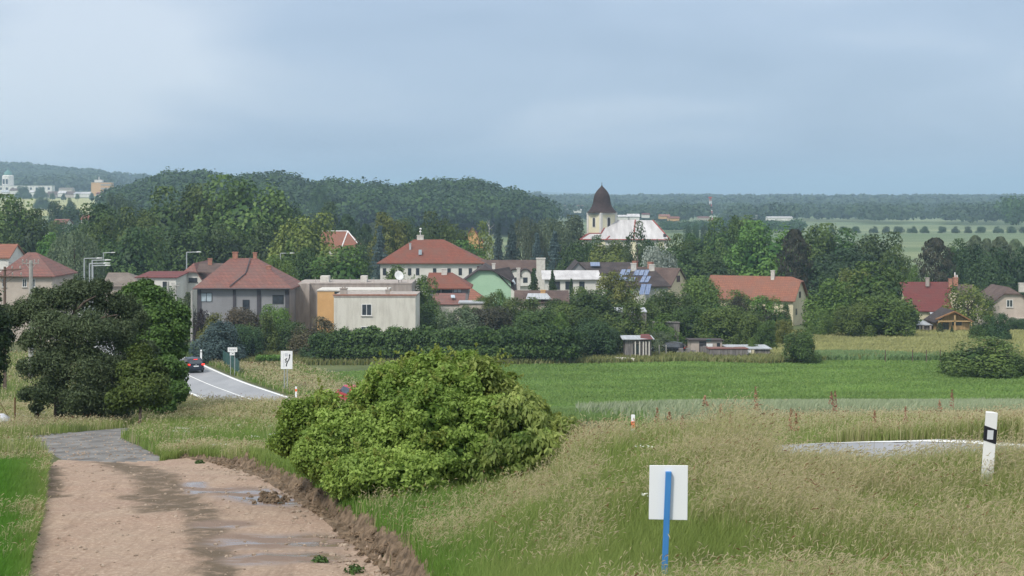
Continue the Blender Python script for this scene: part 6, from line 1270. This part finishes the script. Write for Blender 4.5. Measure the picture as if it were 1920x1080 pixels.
# white board on blue stake
Ds = 12.0; e_ = empty('stake_sign', P(1246, 1075, Ds), 0, 'white blank board nailed on a leaning blue stake in the foreground grass', 'sign'); e0 = e_.location
loc = lambda px, py, dy=0: P(px, py, Ds+dy)-e0
b0, b1 = loc(1244, 1130), loc(1254, 885); s = MB()
ax = (b1-b0).normalized(); sx = Vector((1,0,0)); hw_ = .0215
s.add([b0+sx*-hw_, b0+sx*hw_, b1+sx*hw_, b1+sx*-hw_]+[v+Vector((0,.035,0)) for v in (b0+sx*-hw_, b0+sx*hw_, b1+sx*hw_, b1+sx*-hw_)], [(0,1,2,3),(7,6,5,4),(0,4,5,1),(1,5,6,2),(2,6,7,3),(3,7,4,0)])
s.build('stake', noisy('blue_paint', (.045,.20,.50), (.065,.245,.56), 8, .6, stretch=(4,4,.5)), e_, bevel=.003)
s = MB(); c = [loc(1216.5,974,.037), loc(1289,975.5,.037), loc(1290,873,.037), loc(1218,872.5,.037)]; s.add(c+[v+Vector((0,.012,0)) for v in c], [(0,1,2,3),(7,6,5,4),(0,4,5,1),(1,5,6,2),(2,6,7,3),(3,7,4,0)])
s.build('board', plain('white_board', (.80,.82,.84), .45, var=.02), e_, bevel=.003)
# lane-merge sign on two posts
D = 150; f = FR(537, D); e_ = empty('lane_sign', f.loc, 0, 'white road sign with black merging arrows on two grey posts beside the field', 'sign')
zb_ = f.z(692); zt_ = f.z(658)
s = MB(); s.box(f.u(526.5), f.u(548.5), -.03, 0, zb_, zt_); bo = s.build('board', m_wp, e_, bevel=.015)
for a in (533, 538.5): s = MB(); s.tube([(f.u(a),.05,-.2),(f.u(a),.05,zb_+.4)], .045, 6); s.build('post', m_pole, e_)
def ribbon(pts, wd, y, mat, nm):
    s = MB(); P2 = [Vector((f.u(a), 0, f.z(b_))) for a, b_ in pts]
    for i in range(len(P2)-1):
        d = (P2[i+1]-P2[i]).normalized(); n_ = Vector((-d.z, 0, d.x))*wd/2; a0, a1, a2, a3 = P2[i]-n_, P2[i]+n_, P2[i+1]+n_, P2[i+1]-n_
        s.add([(v.x, y-.004*0, v.z) for v in (a0,a1,a2,a3)], [(0,1,2,3)])
    return s.build(nm, mat, bo)
ribbon([(536.8,687),(537.3,683),(539,678.5),(541.5,674.5),(543,670),(543.2,666)], .10, -.036, m_bl, 'main_arrow')
s = MB(); s.add([(f.u(541.6),-.037,f.z(666.5)),(f.u(544.8),-.037,f.z(666.5)),(f.u(543.3),-.037,f.z(663))], [(0,1,2)]); s.build('arrow_head', m_bl, bo)
for k, (x0, y0) in enumerate(((534,673.5),(534.3,676),(535,678.5))): ribbon([(x0, y0+1.2), (x0+4.6-k*.8, y0-2.2+k*.4)], .07, -.035, m_bl, 'hatch_stroke')
m_lg = plain('sign_grey', (.50,.50,.56)); ribbon([(531.5,662.5),(531.8,688)], .03, -.034, m_lg, 'thin_line'); ribbon([(533.5,678),(533.2,688)], .03, -.034, m_lg, 'thin_line')
for k in range(4): ribbon([(534, 663+k*1.5), (540, 663+k*1.5)], .05, -.034, m_lg, 'caption_line')
# town sign
D = 163; f = FR(436, D); e_ = empty('town_sign', f.loc, 0, 'white place-name board with a smaller plate below it beside the green fence', 'sign')
s = MB(); s.box(f.u(427), f.u(445), -.03, 0, f.z(660), f.z(651.5)); bo = s.build('board', m_wp, e_, bevel=.01)
s = MB(); s.box(f.u(431), f.u(440), -.03, 0, f.z(666), f.z(660.7)); b2_ = s.build('lower_plate', m_wp, e_)
s = MB(); s.tube([(f.u(432),.04,-.2),(f.u(432),.04,f.z(655))], .035, 6); s.tube([(f.u(440),.04,-.2),(f.u(440),.04,f.z(655))], .035, 6); s.build('post', m_pole, e_)
x0 = f.u(429.6)
for i in range(7):     # seven dark capital-sized letters, illegible at this distance
    u = x0+i*.105; zc, zh = f.z(655.8), .085; s = MB(); s.box(u, u+.022, -.036, -.032, zc-zh, zc+zh)
    if i % 3 != 1: s.box(u+.023, u+.075, -.036, -.032, zc+zh-.03, zc+zh)
    if i % 2 == 0: s.box(u+.023, u+.075, -.036, -.032, zc-zh, zc-zh+.03)
    if i % 3 == 1: s.box(u+.023, u+.07, -.036, -.032, zc-.015, zc+.015)
    s.build('letter', m_bl, bo)
s = MB(); s.add([(f.u(434),-.036,f.z(664)),(f.u(435),-.036,f.z(663)),(f.u(434.4),-.036,f.z(662.4)),(f.u(437.6),-.036,f.z(662)),(f.u(438),-.036,f.z(664)),(f.u(436),-.036,f.z(663.4))], [(5,4,3,2,1,0)]); s.build('symbol', m_bl, b2_)

# cars
m_rub = plain('tyre', (.02,.02,.02), .9); m_rim = plain('rim', (.35,.36,.38), .35, .7)
def car(name, label, loc, rz, paint, kind='hatch', lights_on=False):
    """length along y (rear at -y), 4.2 m long, 1.78 wide"""
    e_ = empty(name, loc, rz, label, 'car')
    prof = [(-2.08,.32),(-2.10,.62),(-2.02,.92),(-1.78,1.30),(-1.45,1.46),(-.6,1.52),(.25,1.48),(.95,.99),(1.85,.84),(2.08,.66),(2.10,.32)]
    # cross-sections lofted along y, pinched towards the roof
    s = MB(); st = []; ys = np.linspace(-2.10, 2.10, 22)
    for y in ys:
        up = [p for p in prof[1:-1]]; zt_ = float(np.interp(y, [p[0] for p in up], [p[1] for p in up])); taper = 1-.10*max(0, abs(y)-1.5)/.6; hw_ = .89*taper
        zs = min(.92, zt_*.94); k = max(0, (zt_-.92)); ring = [(-hw_*.93,.26),(-hw_,.42),(-hw_,zs*.75),(-hw_*.98,zs)]
        if k > .02: ring += [(-hw_*(.98-.20*min(1,k/.55)), zt_-.05),(-hw_*(.70 if k > .3 else .85), zt_)]
        else: ring += [(-hw_*.94, zt_-.01),(-hw_*.8, zt_)]
        ring += [(0, zt_+.02)]; ring += [(-a, b_) for a, b_ in ring[-2::-1]]; st.append([(a, y, b_) for a, b_ in ring])
    n = len(st[0])
    for r_ in st: s.v += r_
    for i in range(len(st)-1):
        for k in range(n): s.f.append((i*n+k, i*n+(k+1)%n, (i+1)*n+(k+1)%n, (i+1)*n+k)[::-1])
    s.f.append(tuple(range(n))); s.f.append(tuple((len(st)-1)*n+k for k in range(n-1, -1, -1)))
    bd = s.build('body', paint, e_, smooth=True)
    g = MB()
    def q(pts, th=(0,0,0)): g.add([Vector(p) for p in pts]+[Vector(p)*.985+Vector((0,0,.012)) for p in pts], [(0,1,2,3),(7,6,5,4),(0,4,5,1),(1,5,6,2),(2,6,7,3),(3,7,4,0)])
    q([(-.70,-2.045,.97),(.70,-2.045,.97),(.56,-1.76,1.37),(-.56,-1.76,1.37)])
    g.build('rear_window', M['glass'], e_); g = MB(); q([(.70,1.02,1.02),(-.70,1.02,1.02),(-.58,.36,1.44),(.58,.36,1.44)]); g.build('windscreen', M['glass'], e_)
    for sx in (-1,1): g = MB(); q([(sx*.885,-1.5,.96),(sx*.885,.75,.96),(sx*.735,.15,1.40),(sx*.735,-1.35,1.38)][::sx]); g.build('side_window', M['glass'], e_)
    lm = plain('lamp_red', (.75,.03,.02), .3, var=.02, emit=(2.2 if lights_on else 0)) ; lo = plain('lamp_red_off', (.35,.02,.02), .3)
    for sx in (-1,1):
        s = MB(); s.box(min(sx*.60,sx*.87), max(sx*.60,sx*.87), -2.11, -1.96, .80, .96); s.build('tail_light', lm if lights_on else lo, e_, bevel=.03)
        s = MB(); s.box(min(sx*.55,sx*.84), max(sx*.55,sx*.84), 1.96, 2.11, .60, .74); s.build('headlight', M['curtain'], e_, bevel=.03)
        s = MB(); s.box(min(sx*.90,sx*1.04), max(sx*.90,sx*1.04), .55, .68, .98, 1.10); s.build('mirror', paint, e_, bevel=.02)
    if lights_on: s = MB(); s.box(-.2,.2,-1.80,-1.76,1.375,1.41); s.build('brake_light', lm, e_)
    s = MB(); s.box(-.26,.26,-2.125,-2.10,.66,.77); s.build('number_plate', m_wp, e_); s = MB(); s.box(-.86,.86,-2.16,-1.98,.34,.56); s.build('bumper', paint, e_, bevel=.04)
    s = MB(); s.lathe([(.06,0),(.07,.01)], 12); eb_ = s.build('badge', m_rim, e_); eb_.rotation_euler = (R(90),0,0); eb_.location = (0,-2.075,.86)
    for sx in (-1,1):
        for y in (-1.30, 1.32):
            s = MB(); s.lathe([(.24,-.10),(.31,-.09),(.325,0),(.31,.09),(.24,.10)], 20); w_ = s.build('wheel', m_rub, e_, smooth=True); w_.rotation_euler = (0, R(90), 0); w_.location = (sx*.80, y, .325)
            s = MB(); s.lathe([(.04,-.104),(.225,-.103),(.23,0),(.225,.103),(.04,.104)], 16); s.build('rim', m_rim, w_)
    return e_
def onroad(D, side):
    i = int(np.argmin(abs(RA[:,1]-D))); p = Vector(RA[i]); q = Vector(RA[max(i-1,0)])-Vector(RA[i+1]); q.z = 0; q.normalize(); r = Vector((q.y, -q.x, 0)); return p+r*side+Vector((0,0,.004)), math.atan2(-q.x, q.y)
p, a = onroad(166, 1.75); p.x -= .65; car('dark_car', 'dark car with glowing tail lamp driving away at the road bend', p, a, plain('car_paint_dark', (.018,.024,.040), .25, .3, spec=.6), lights_on=True)
p, a = onroad(121, 1.75); p.x = (662-CX)/F*p.y; rc = car('red_car', 'red car on the road, only its roof showing above the big bush', p, a, plain('car_paint_red', (.50,.03,.05), .22, .2, spec=.6))
x = (1254-CX)/F*193; car('parked_car', 'dark parked car behind the two pale posts', (x, 193, gz(x, 193)), R(75), plain('car_paint_black', (.015,.017,.022), .25, .2, spec=.6))
# green fence wires at power poles
s = MB(); w0 = P(9,503,150); w1 = P(58,492,160)
for dz in (0, .35, .7):
    pts = [w0.lerp(w1, t)+Vector((0,0,dz-.5*math.sin(math.pi*t))) for t in np.linspace(0, 1, 8)]; s.tube(pts, .012, 4)
o = s.build('power_line', m_bl, None); tagp(o, 'thin dark wires between the two power poles at the left', 'wire')

# ================================================================ haze
hz = bpy.data.meshes.new('haze'); b = MB(); b.box(-6500, 6500, -60, 12500, -60, 130); hz.from_pydata(b.v, [], b.f); ho = bpy.data.objects.new('haze', hz); COL.objects.link(ho); ho['kind'] = 'stuff'; ho['label'] = 'pale bluish haze over the valley'; ho['category'] = 'haze'
hm = bpy.data.materials.new('haze'); hm.use_nodes = True; hn = hm.node_tree; hn.nodes.clear(); vo = hn.nodes.new('ShaderNodeVolumePrincipled'); ou = hn.nodes.new('ShaderNodeOutputMaterial'); hn.links.new(vo.outputs[0], ou.inputs['Volume'])
vo.inputs['Color'].default_value = (.56,.76,.98,1); vo.inputs['Density'].default_value = .00022; vo.inputs['Anisotropy'].default_value = 0.1
hz.materials.append(hm); ho.display_type = 'WIRE'
